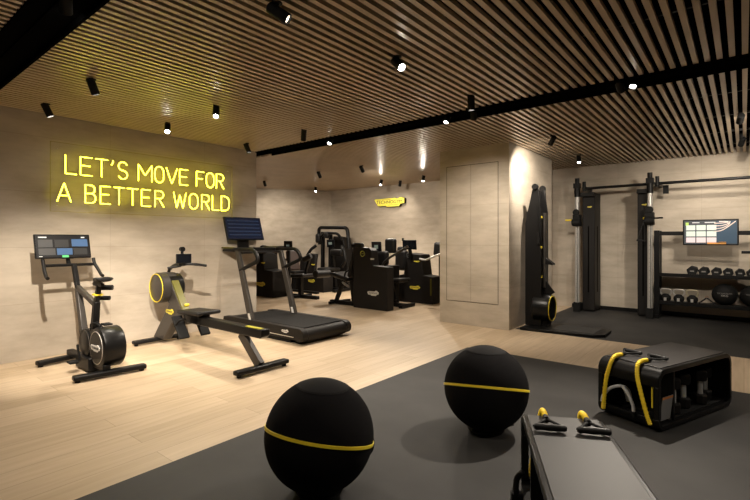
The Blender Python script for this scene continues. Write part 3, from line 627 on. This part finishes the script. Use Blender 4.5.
pad((-5.75, 8.0, .86), (1,0,0), (0,0,1), (0,1,0), .30, .44, .14, m6, 'backrest'); pad((-5.78, 8.05, 1.10), (1,0,0), (0,0,1), (0,1,0), .22, .12, .12, m6, 'head_pad')
MB().tube(catmull([(-5.1, 7.72, .92), (-4.95, 7.7, .90), (-4.80, 7.7, .96), (-4.58, 7.72, 1.04)], 6), .02, 10).build('handle_arm', CHROME, m6)
MB().bar((-5.9, 7.98, .04), (-5.6, 7.98, .04), .10, .07, (0,0,1)).build('base_rail', BLK, m6)
m7 = thing('rear_strength_machine', 'black machine half hidden behind the white pillar, only pad and post showing', 'strength machine', (-4.7, 8.6, 0))
MB().bar((-4.92, 8.62, .04), (-4.92, 8.60, .88), .12, .08, (1,0,0)).bar((-5.15, 8.6, .04), (-4.2, 8.6, .04), .10, .07, (0,0,1)).build('frame', BLK, m7, bevel=.01)
MB().box(-4.6, -4.15, 8.45, 8.75, .0, 1.0).build('weight_tower', SHROUD, m7, bevel=.015)
pad((-5.15, 8.55, 1.10), (1,0,-.1), (.1,0,1), (0,1,0), .24, .30, .12, m7, 'backrest')
MB().bar((-5.13, 8.6, .04), (-5.13, 8.6, 1.0), .07, .07).build('back_post', BLK, m7)
pad((-4.80, 8.35, .50), (1,0,0), (0,1,0), (0,0,1), .40, .36, .08, m7)

# ------------------------------------------------------------------ ski trainer beside the pillar
sk = thing('ski_trainer', 'tall black ski trainer with yellow-ringed fan, standing beside the white pillar', 'ski machine', (-2.0, 6.8, 0))
pl = MB().prism([(-2.52,6.42),(-1.56,6.50),(-1.43,6.62),(-1.44,7.02),(-1.58,7.15),(-2.40,7.14)], (0,0,.001), (1,0,0), (0,1,0), (0,0,.038)).build('base_plate', BLK, sk, bevel=.008)
MB().box(-2.10, -1.56, 6.55, 7.06, .039, .043).build('rubber_top', RUBFLOOR, pl)
MB().prism([(-2.53,.04),(-2.29,.04),(-2.29,1.70),(-2.34,2.06),(-2.42,2.06),(-2.53,1.55)], (0,6.66,0), (1,0,0), (0,0,1), (0,.035,0)).build('side_panel', BLK, sk, bevel=.006)
MB().prism([(-2.53,.04),(-2.29,.04),(-2.29,1.70),(-2.34,2.06),(-2.42,2.06),(-2.53,1.55)], (0,6.93,0), (1,0,0), (0,0,1), (0,.035,0)).build('side_panel', BLK, sk, bevel=.006)
MB().box(-2.52, -2.33, 6.69, 6.94, .04, 1.72).prism([(-2.5,1.7),(-2.36,1.7),(-2.38,2.02),(-2.43,2.02)], (0,6.74,0), (1,0,0), (0,0,1), (0,.16,0)).build('column', BLKM, sk)
for y in (6.63, 6.95): MB().lathe([(0,0),(.038,0),(.045,.01),(.045,.05),(.038,.06),(0,.06)], (-2.38, y, 2.08), (0,1,0), 24).build('pulley', BLK, sk)
for y in (6.65, 7.0):
    c = MB().cyl((-2.335, y-.01 if y < 6.8 else y-.02, 2.07), (-2.325, y-.01 if y < 6.8 else y-.02, 1.42), .004, seg=8).build('cord', BLKM, sk)
    MB().cyl((-2.325, y-.015, 1.42), (-2.32, y-.015, 1.24), .018, seg=12).build('hand_grip', LEATHER, c)
MB().lathe([(.0,0),(.18,0),(.20,.015),(.20,.22),(.19,.245),(.165,.25),(.16,.20),(0,.20)], (-2.42, 6.78, .30), (1,0,0), 48).build('fan_drum', PLAS, sk)
MB().torus((-2.172, 6.78, .30), (1,0,0), .178, .0075).build('yellow_ring', YEL, sk)
gr = MB()
for a in range(8): gr.bar((-2.195, 6.78, .30), (-2.195, 6.78+.165*cos(a*pi/4), .30+.165*sin(a*pi/4)), .006, .006)
gr.torus((-2.195, 6.78, .30), (1,0,0), .08, .003).build('fan_grille', BLK, sk)
MB().box(-2.40, -2.22, 6.70, 6.88, .04, .12).build('fan_foot', BLK, sk)
MB().bar((-2.31, 6.80, .66), (-2.19, 6.80, .50), .12, .03, (0,1,0)).build('guard', BLK, sk, bevel=.006)
MB().bar((-2.30, 6.82, 1.0), (-2.16, 6.82, .94), .10, .11, (0,1,0), w1=.02).build('phone_tray', PLAS, sk, bevel=.006)
for z, m in ((1.62, YEL), (1.18, YEL), (.75, YEL)): MB().box(-2.292, -2.284, 6.655, 6.70, z, z+.03).build('marker', m, sk)
MB().box(-2.30, -2.27, 6.76, 6.86, .6, 1.7).build('front_rail', BRONZE, sk)

# ------------------------------------------------------------------ cable columns, bar, storage rack
def pulley_column(x, side, label, handle):
    t = thing('cable_column', label, 'cable machine', (x, 8.95, 0), 0, 'cable columns of the training rack')
    c = MB().cyl((x, 8.75, .13), (x, 8.75, 2.08), .038, seg=24).build('post', ALU, t)
    h = MB()
    for k in range(24): h.cyl((x, 8.712, .30+k*.07), (x, 8.7105, .30+k*.07), .0035, seg=8)
    h.build('pin_hole', BLKM, c)
    MB().cyl((x, 8.75, 2.08), (x, 8.75, 2.24), .048, seg=20).box(x-.055, x+.055, 8.70, 8.80, 2.24, 2.33).cyl((x, 8.75, 2.33), (x, 8.75, 2.42), .038, seg=16).build('top_cap', BLK, t)
    MB().box(x-.045, x+.045, 8.70, 9.0, .001, .14).box(x-.055, x+.055, 8.69, 8.81, .001, .17).build('foot', BLKM, t, bevel=.006)
    xa, xb = (x+.06, x+.27) if side > 0 else (x-.20, x-.03)
    cb = MB().box(xa, xb, 8.86, 9.285, .02, 2.16).build('weight_cabinet', SHROUD, t, bevel=.012)
    MB().box(xb-.004 if side > 0 else xa-.004, xb+.004 if side > 0 else xa+.004, 9.03, 9.06, .35, 1.55).box((xa+xb)/2-.01, (xa+xb)/2+.01, 8.854, 8.862, .35, 1.55).build('slot', VOID, cb)
    badge(cb, ((xa+xb)/2+.02, 8.857, 1.90), (1,0,0), (0,0,1), .08, .03, LOGOY, word='')
    MB().box(min(x, xa), max(x, xb), 8.77, 8.9, 2.09, 2.16).build('top_bracket', BLK, t)
    g = MB().box(x-.06, x+.06, 8.67, 8.82, 1.55, 1.76).cyl((x-.07, 8.68, 1.62), (x+.07, 8.68, 1.62), .06, seg=20).lathe([(0,0),(.055,0),(.06,.02),(.055,.05),(0,.05)], (x, 8.66, 1.80), (0,1,0), 20).build('pulley_carriage', BLKM, t, bevel=.006)
    if handle:
        MB().cyl((x-.19, 8.70, 1.66), (x-.06, 8.70, 1.66), .016, seg=12).build('lever', YEL, g)
    else:
        MB().cyl((x+.06, 8.70, 1.66), (x+.19, 8.70, 1.66), .014, seg=12).build('lever', BLK, g)
        MB().tube([(x-.07, 8.66, 1.62), (x-.13, 8.62, 1.42), (x-.16, 8.6, 1.30), (x-.06, 8.6, 1.29), (x-.07, 8.66, 1.60)], .007, 8).cyl((x-.17, 8.6, 1.295), (x-.05, 8.6, 1.285), .014, seg=12).build('stirrup', LEATHER, g)
        MB().cyl((x-.09, 8.68, 1.66), (x-.06, 8.68, 1.66), .02, seg=12).build('stop', YEL, g)
    MB().cyl((x+.02, 8.69, 1.55), (x+.02, 8.69, .18), .004, seg=8).build('cable', BLKM, t)
    return t
pulley_column(-2.36, 1, 'left cable column with pale post and yellow lever beside the back wall', True)
pulley_column(-1.215, -1, 'right cable column with pale post and hanging stirrup, left of the weight shelves', False)
pb = thing('pull_up_bar', 'long thin black overhead bar running across the training rack', 'pull-up bar', (-1.2, 8.72, 2.2))
MB().tube([(-2.29, 8.83, 2.235), (-.9, 8.83, 2.24), (1.6, 8.83, 2.24)], .024, 12).build('bar', BLK, pb)
for x in (-2.26, -1.12, 1.5):
    MB().box(x-.025, x+.025, 8.85, 9.299, 2.21, 2.27).cyl((x, 8.83, 2.19), (x, 8.83, 2.36), .03, seg=14).build('wall_bracket', BLK, pb)
MB().box(-1.06, -.98, 9.0, 9.03, 2.08, 2.22).build('end_plate', BLKM, pb)
rk = thing('storage_rack', 'black wall rack with two long shelves of weights under the television', 'storage rack', (0, 9.0, 0))
for x in (-1.13, 1.55):
    MB().box(x-.04, x+.04, 8.80, 9.285, .001, .06).box(x-.04, x+.04, 8.84, 8.94, .06, 1.46).box(x-.02, x+.02, 9.2, 9.28, .06, 1.46).build('upright', BLK, rk, bevel=.005)
for z, n in ((.745, 'shelf'), (.285, 'shelf')):
    s = MB().box(-1.09, 1.515, 8.83, 9.20, z-.035, z-.012).box(-1.09, 1.515, 8.81, 8.83, z-.045, z+.012).build(n, BLK, rk, bevel=.004)
MB().box(-1.09, 1.515, 8.86, 8.93, 1.375, 1.44).build('cross_rail', BLK, rk, bevel=.004)
MB().cyl((-.03, 8.62, 1.12), (.45, 8.62, 1.12), .022, seg=16).box(.4, .44, 8.6, 8.9, 1.08, 1.16).box(.36,.46,8.86,8.92,1.0,1.4).build('storage_peg', BLK, rk)
# television
tv = thing('television', 'flat screen showing a grid of exercise tiles above the dumbbell shelf', 'television', (-.41, 8.8, 1.21))
TT, TS, TN = em('tv_tile', (.50, .58, .51), .55), em('tv_stripe', (.60, .50, .45), .45), em('tv_navy', (.03, .055, .085), .5)
TO, TK, TG = em('tv_orange', (.45, .20, .05), .8), em('tv_pink', (.62, .50, .52), .5), em('tv_lime', (.35, .50, .10), .5)
tiles = [(.63, 1., .04, .96, TN)]
for j in range(3):
    for i in range(3): tiles.append((.05+i*.195, .05+i*.195+.17, .70-j*.28-.0, .70-j*.28-.21 if False else .70-j*.28+.0, TT))
tiles = [(.62, .99, .03, .97, TN), (.66, .80, .0, .10, TO), (.45, .66, .0, .07, TO), (.03, .09, .80, .93, TG), (.16, .30, .90, .94, TW), (.40, .60, .90, .94, TW)]
for j in range(3):
    for i in range(3): tiles.append((.04+i*.20, .04+i*.20+.18, .06+j*.265, .06+j*.265+.22, TK if j == 0 else TT))
d = screen(tv, (-.41, 8.745, 1.42), (1,0,0), (0,0,1), .70, .40, tiles, face=em('tv_back', (.03,.035,.04), 1.), thick=.04)
p = MB()
for k in range(4):
    q = [(.58, .52+.12*k), (.72, .58+.10*k), (.84+.0*k, .74+.065*k), (.97-.10*k, .95)]
    q = [(u, min(v, .955)) for u, v in q]
    pts = [(-.41+(u-.5)*.665, 8.7425, 1.42+(v-.5)*.364) for u, v in q]
    p.tube(catmull(pts, 5), .0075, 6)
p.build('stripe_art', TS, d)
MB().box(-.50, -.32, 8.785, 8.858, 1.34, 1.48).build('mount_plate', BLKM, tv)

# weights on the shelves
def lathe_hex(mb, c, ax, prof, m=0): return mb.lathe(prof, c, ax, 6, m)
def dumbbell(loc, r, label, cat='dumbbell', group=None, axis=(0,1,0), length=.26, name='hex_dumbbell', hm=None):
    t = thing(name, label, cat, loc, 0, group, world=False)
    a = V(axis); hl = length/2
    for s in (-1, 1):
        h = MB().lathe([(r*.72, .035), (r, .05), (r, hl-.015), (r*.8, hl), (0, hl)], (0,0,0), a*s, 6).build('head', hm or BLKM, t, angle=25)
    MB().tube([a*-.045, a*-.03, a*0, a*.03, a*.045], [.014, .016, .018, .016, .014], 14).build('handle', CHROME, t)
    return t
for i, x in enumerate((-.648, -.497, -.337, -.192, -.045, .085)):
    lab = ['leftmost hex dumbbell on the upper shelf, largest end facing out', 'second hex dumbbell from the left on the upper shelf', 'third hex dumbbell from the left on the upper shelf', 'fourth hex dumbbell from the left on the upper shelf', 'fifth hex dumbbell from the left on the upper shelf', 'hex dumbbell cut by the right edge of the photo on the upper shelf'][i]
    r = .078-.003*i
    d = dumbbell((x, 9.0, .7345+r*cos(pi/6)), r, lab, group='hex dumbbells on the upper shelf', length=.30)
    for ch in d.children:
        if ch.name.startswith('head'): pass
    rot = 0
    b = MB().box(-r*.35, r*.35, -.152, -.149, -.010, .010).build('number_plate', mat('grey_print', (.16,.15,.14), .6), d)
def kettlebell(loc, label, hm):
    t = thing('kettlebell', label, 'kettlebell', loc, 0, 'kettlebells on the lower shelf', world=False)
    MB().lathe([(0,0),(.05,0),(.066,.018),(.078,.05),(.074,.085),(.05,.115),(.03,.128),(0,.13)], (0,0,0), (0,0,1), 32).build('bell', BLKM, t)
    MB().tube(catmull([(-.045,0,.10), (-.075,0,.15), (-.066,0,.195), (-.03,0,.208), (.03,0,.208), (.066,0,.195), (.075,0,.15), (.045,0,.10)], 5), .0125, 12).build('handle', hm, t)
    MB().box(-.018, .018, -.082, -.07, .02, .07).build('weight_mark', CHROME, t)
BRASS = mat('brassy_steel', (.55, .50, .34), .3, .5)
for x, l, hm in ((-1.018, 'kettlebell with steel handle nearest the black upright on the lower shelf', CHROME), (-.835, 'kettlebell in the middle of the three on the lower shelf', CHROME), (-.652, 'kettlebell with brassy handle, rightmost of the three on the lower shelf', BRASS)):
    kettlebell((x, 8.98, .2745), l, hm)
tr = thing('cable_attachment', 'small black triangular cable handle lying on the lower shelf between kettlebell and ball', 'cable handle', (-.46, 8.96, .2745), 0, None, world=False)
MB().tube(fillet([(-.095,0,.018), (0,0,.105), (.095,0,.018)], .02, 4), .011, 10).build('strap', BLKM, tr)
MB().cyl((-.095,-.05,.018), (-.095,.06,.018), .017, seg=14).cyl((.095,-.05,.018), (.095,.06,.018), .017, seg=14).build('grip', LEATHER, tr)
MB().torus((0,0,.11), (0,1,0), .018, .005).build('ring', mat('copper_ring', (.35,.16,.10), .4, .6), tr)
for x, l in ((-.235, 'black slam ball with grey print, left one on the lower shelf'), (.115, 'black slam ball cut by the right edge of the photo on the lower shelf')):
    t = thing('medicine_ball', l, 'medicine ball', (x, 9.01, .2745), 0, 'medicine balls on the lower shelf', world=False)
    R = .168
    MB().lathe([(R*sin(pi*k/20)+0, R-R*cos(pi*k/20)) for k in range(21)], (0,0,0), (0,0,1), 40).build('ball', BLKM, t)
    MB().torus((0,0,R), (0,.25,1), R+.0005, .003, 64, 6).torus((0,0,R), (0,1,.2), R*.93, .004, 48, 6).build('seam', BLK, t)
    text('lettering', 'TECHNOGYM', t, (0, -R*.985, R+.028), (1,0,0), (0,.1,1), .030, mat('grey_print', (.16,.15,.14), .6), .006)
    text('number', '10KG' if x < 0 else '8KG', t, (0, -R*.99, R-.005), (1,0,0), (0,0,1), .038, mat('pale_print', (.30,.29,.27), .6), .006)

# ------------------------------------------------------------------ sitting balls
CAM = V((0, 0, 1.3))
def ball(cx, cy, roll, pitch, label):
    R = .281; t = thing('sitting_ball', label, 'exercise ball', (cx, cy, 0), 0, 'black sitting balls with yellow bands')
    c = V((cx, cy, R+.012))
    MB().lathe([(R*sin(pi*k/36), -R*cos(pi*k/36)) for k in range(37)], c, (0,0,1), 64).build('ball_cover', FABRIC, t)
    v = (c-CAM).normalized(); n = (V((0,0,1))-v*v.z).normalized(); right = v.cross(n)
    n = Matrix.Rotation(radians(pitch), 3, right) @ n
    n = Matrix.Rotation(radians(roll), 3, v) @ n
    right = n.orthogonal().normalized(); w = n.cross(right)
    b = MB()
    K = 96; vs = []
    for k in range(K):
        a = 2*pi*k/K; d = right*cos(a)+w*sin(a)
        vs += [c+d*(R-.003)-n*.0085, c+d*(R+.004)-n*.007, c+d*(R+.004)+n*.007, c+d*(R-.003)+n*.0085]
    b.add(vs, [(4*k+j, 4*k+(j+1) % 4, 4*((k+1) % K)+(j+1) % 4, 4*((k+1) % K)+j) for k in range(K) for j in range(4)])
    b.build('yellow_band', YEL, t)
    ctop = (n*1.0+V((0,0,1))*1.6-v*.2).normalized()
    MB().lathe([((R+.0015)*sin(radians(a)), (R+.0015)*cos(radians(a))) for a in range(0, 30, 2)]+[((R-.002)*sin(radians(29)), (R-.002)*cos(radians(29)))], c, ctop, 64).torus(c+ctop*R*cos(radians(29)), ctop, R*sin(radians(29)), .0022, 64, 6).build('top_cap', FABCAP, t)
    MB().lathe([(0,0),(.085,0),(.115,.004),(.125,.016),(.112,.030),(0,.034)], (cx, cy, .001), (0,0,1), 40).build('rubber_base', BLKM, t)
    rt = V((v.y, -v.x, 0)).normalized()
    p = c+rt*R*.985+V((0,0,-.045))
    p = p-rt*.012
    if roll > 5: MB().tube(catmull([p+V((0,0,.03)), p+rt*.016+V((0,0,.0)), p+rt*.012+V((0,0,-.05)), p-rt*.012+V((0,0,-.085))], 5), .005, 8).build('carry_loop', BLKM, t)
    q = V((cx, cy, .03))+rt*.11
    MB().bar(q, q+rt*.075+V((0,0,.03)), .03, .008, (0,0,1)).build('pull_tag', BLKM, t, bevel=.002)
    return t
ball(-1.71, 1.65, 11, 10, 'large black sitting ball nearest the camera, yellow band tilted down to the right')
ball(-1.37, 2.89, 1, 0, 'black sitting ball farther back with level yellow band, near the bench')

# ------------------------------------------------------------------ benches (storage benches with padded top)
BL, BH = 1.03, .43
def rrect_top(x0, x1, zb, zt, r, th, n=8):
    """inverted-U strip profile: outer and inner outline, corners of radius r"""
    out = [(x0, zb)] + [(x0+r-r*cos(radians(90*i/n)), zt-r+r*sin(radians(90*i/n))) for i in range(n+1)] + [(x1-r+r*sin(radians(90*i/n)), zt-r+r*cos(radians(90*i/n))) for i in range(n+1)] + [(x1, zb)]
    ri = r-th
    inn = [(x1-th, zb)] + [(x1-r+ri*cos(radians(90*i/n)), zt-r+ri*sin(radians(90*i/n))) for i in range(n+1)] + [(x0+r-ri*sin(radians(90*i/n)), zt-r+ri*cos(radians(90*i/n))) for i in range(n+1)] + [(x0+th, zb)]
    return out+inn
def make_bench(loc, rz, label, sx0=.012, BW=.44):
    t = thing('storage_bench', label, 'bench', loc, rz, 'storage benches with black padded tops', world=False)
    h, w = BL/2, BW/2
    MB().prism(rrect_top(-h, h, BH-.125, BH-.006, .085, .035), (0,-w,0), (1,0,0), (0,0,1), (0,BW,0)).build('top_shell', PLAS, t, bevel=.006)
    MB().box(-h+.07, h-.07, -w+.022, w-.022, BH-.006, BH).build('top_pad', PAD, t, bevel=.003)
    b = MB(); prof = [(a, BH-c-.0) for a, c in rrect_top(-h, h, BH-.09, BH-.012, .07, .03)]
    b.prism(prof, (0,-w,0), (1,0,0), (0,0,1), (0,BW,0)); b.build('bottom_shell', PLAS, t, bevel=.004)
    for sx in (-1, 1):
        for sy in (-1, 1):
            x = sx*(h-.018); y = sy*(w-.018)
            MB().box(x-.018, x+.018, y-.018, y+.018, .085, BH-.12).build('corner_post', PLAS, t, bevel=.006)
    MB().box(-h+.03, h-.03, w-.02, w-.008, .04, BH-.04).build('back_panel', BLKM, t)
    MB().box(h-.03, h-.018, -w+.03, w-.03, .05, BH-.06).build('end_panel', BLKM, t)
    MB().box(-.29, -.272, -w+.02, w-.02, .04, BH-.04).build('divider', PLAS, t)
    MB().box(-.33, h-.03, -w+.03, w-.02, .042, .055).build('tray', BLKM, t)
    for sy in (-1, 1): MB().box(-h+sx0, -h+sx0+.012, sy*(w-.05)-.005, sy*(w-.05)+.005, .16, .31).build('strip', YEL, t)
    ft = MB()
    for sx in (-1, 1):
        for sy in (-1, 1): ft.cyl((sx*(h-.12), sy*(w-.06), 0), (sx*(h-.12), sy*(w-.06), .014), .02, seg=16)
    ft.build('rubber_foot', BLKM, t)
    return t
AC = radians(69); EC = V((-.648, 3.63, 0)); dC = V((cos(AC), sin(AC), 0)); LC = EC+dC*(BL/2)
AB = radians(-63); EB = V((-.728, 2.375, 0)); dB = V((cos(AB), sin(AB), 0)); LB = EB+dB*(BL/2)
make_bench(tuple(LC), AC, 'black storage bench with open side full of dumbbells and cords, near the oak strip')
fb = make_bench(tuple(LB), AB, 'storage bench at bottom right, grey padded top with two handles on it', .085, .37)
bk_ = MB().tube(catmull([(-.12,-.215,.30), (-.13,-.24,.26), (-.11,-.245,.20), (-.14,-.235,.14)], 5), .014, 8).obox((-.13,-.24,.17), (1,0,.2), (0,1,0), (0,0,1), .06, .05, .07).obox((-.10,-.245,.11), (1,0,-.3), (0,1,0), (0,0,1), .05, .05, .06).build('side_buckle', BLK, fb, bevel=.006)

def at_bench(which, p):
    a, l = (AC, LC) if which == 'c' else (AB, LB)
    return l + V((p[0]*cos(a)-p[1]*sin(a), p[0]*sin(a)+p[1]*cos(a), p[2]))
def band(which, y_top, y_bot, label):
    a, l = (AC, LC) if which == 'c' else (AB, LB)
    t = thing('resistance_band', label, 'resistance band', tuple(l), a, 'yellow resistance bands with black handles', world=False)
    h = BL/2; yb = y_bot
    pts = [(-h+.13, y_top, BH+.017), (-h+.08, y_top, BH+.020), (-h+.02, y_top, BH+.002), (-h-.016, y_top+(yb-y_top)*.15, BH-.07), (-h-.03, y_top+(yb-y_top)*.45, BH-.17), (-h-.025, y_top+(yb-y_top)*.8, .12), (-h-.018, yb, .055)]
    path = catmull(pts, 10)
    rs = [.0122+.0030*(k % 2) for k in range(len(path))]
    MB().tube(path, rs, 10).build('cord', YELD, t)
    b = MB().cyl((-h+.13, y_top, BH+.017), (-h+.175, y_top, BH+.02), .014, seg=14).build('collar', BLKM, t)
    x0, xg = -h+.165, -h+.268
    g = MB()
    g.tube([(x0, y_top, BH+.02), (xg, y_top-.068, BH+.022)], .007, 8).tube([(x0, y_top, BH+.02), (xg, y_top+.068, BH+.022)], .007, 8)
    g.build('strap', BLKM, t)
    MB().lathe([(0,0),(.010,0),(.0155,.01),(.014,.03),(.016,.07),(.014,.11),(.0155,.13),(.010,.14),(0,.14)], (xg, y_top-.07, BH+.022), (0,1,0), 18).build('grip', LEATHER, t)
    return t
# on the crate-like bench the strands hang on the end facing left; local +y is the far-left side
band('c', .115, .165, 'yellow elastic cord hanging over the left corner of the open bench')
band('c', -.07, -.175, 'yellow elastic cord hanging over the nearer corner of the open bench')
band('b', -.085, -.14, 'yellow cord with black handle, left one on the grey bench top')
band('b', .10, .14, 'yellow cord with black handle, right one on the grey bench top')
for (y0, y1, l) in ((.18, .06, 'grey elastic cord arching inside the open bench end, left one'), (-.06, .035, 'grey elastic cord arching inside the open bench end, right one')):
    t = thing('elastic_cord', l, 'elastic cord', tuple(LC), AC, 'grey elastic cords in the bench end', world=False)
    h = BL/2
    pts = [(-h-.012, y0, .10), (-h-.010, y0*.9+y1*.1, .15), (-h-.004, y0*.5+y1*.5, .215), (-h+.02, y1, .245), (-h+.08, y1, .21), (-h+.12, y1, .12)]
    path = catmull(pts, 9); MB().tube(path, [.0115+.001*(k % 2) for k in range(len(path))], 10).build('cord', GREYC, t)
    MB().cyl((-h-.012, y0, .07), (-h-.012, y0, .105), .013, seg=12).build('end_sleeve', BLKM, t)
cd = thing('instruction_card', 'grey instruction card with orange heading standing in the open bench', 'card', tuple(at_bench('c', (-.365, -.19, .056))), AC, None, world=False)
MB().obox((0,0,.085), (1,0,0), (0,-.12,1), (0,1,.12), .13, .17, .004).build('sheet', CARD, cd)
MB().obox((0,.004-.013,.160), (1,0,0), (0,-.12,1), (0,1,.12), .13, .016, .005).build('heading', ORG, cd)
k = 0
for x, y, l in ((-.17, -.135, 'upright dumbbell with pale handle, nearest the card in the open bench'), (.01, -.115, 'upright dumbbell with pale handle, second from the card in the open bench'), (.21, -.135, 'upright dumbbell with pale handle, third from the card in the open bench'), (.35, -.105, 'upright dumbbell with pale handle, farthest from the card in the open bench')):
    p = at_bench('c', (x, y, .056))
    t = thing('dumbbell', l, 'dumbbell', tuple(p), AC, 'dumbbells stored in the open bench', world=False)
    for z in (0, .175): MB().lathe([(0,z),(.040,z),(.048,z+.01),(.048,z+.065),(.040,z+.075),(0,z+.075)], (0,0,0), (0,0,1), 8).build('head', SHROUD, t, angle=25)
    MB().cyl((0,0,.074), (0,0,.176), .019, seg=16).build('handle', mat('pale_handle', (.42, .42, .41), .35), t)

# ------------------------------------------------------------------ world, camera, view
w = bpy.data.worlds.new('world'); scene.world = w; w.use_nodes = True
w.node_tree.nodes['Background'].inputs[0].default_value = (.9, .8, .7, 1); w.node_tree.nodes['Background'].inputs[1].default_value = .02
cam = bpy.data.cameras.new('camera'); co = bpy.data.objects.new('camera', cam); COL.objects.link(co)
cam.sensor_width = 36; cam.lens = 454.6/750*36; cam.shift_y = -10/750; cam.clip_start = .05
co.location = (0, 0, 1.3); co.rotation_euler = (radians(90), 0, radians(39.07))
scene.camera = co
vs = scene.view_settings; vs.view_transform = 'Standard'; vs.look = 'None'; vs.gamma = 1; vs.use_curve_mapping = False; vs.exposure = 0.0
cy = scene.cycles
cy.use_denoising = True; cy.sample_clamp_indirect = 4; cy.max_bounces = 8; cy.diffuse_bounces = 5
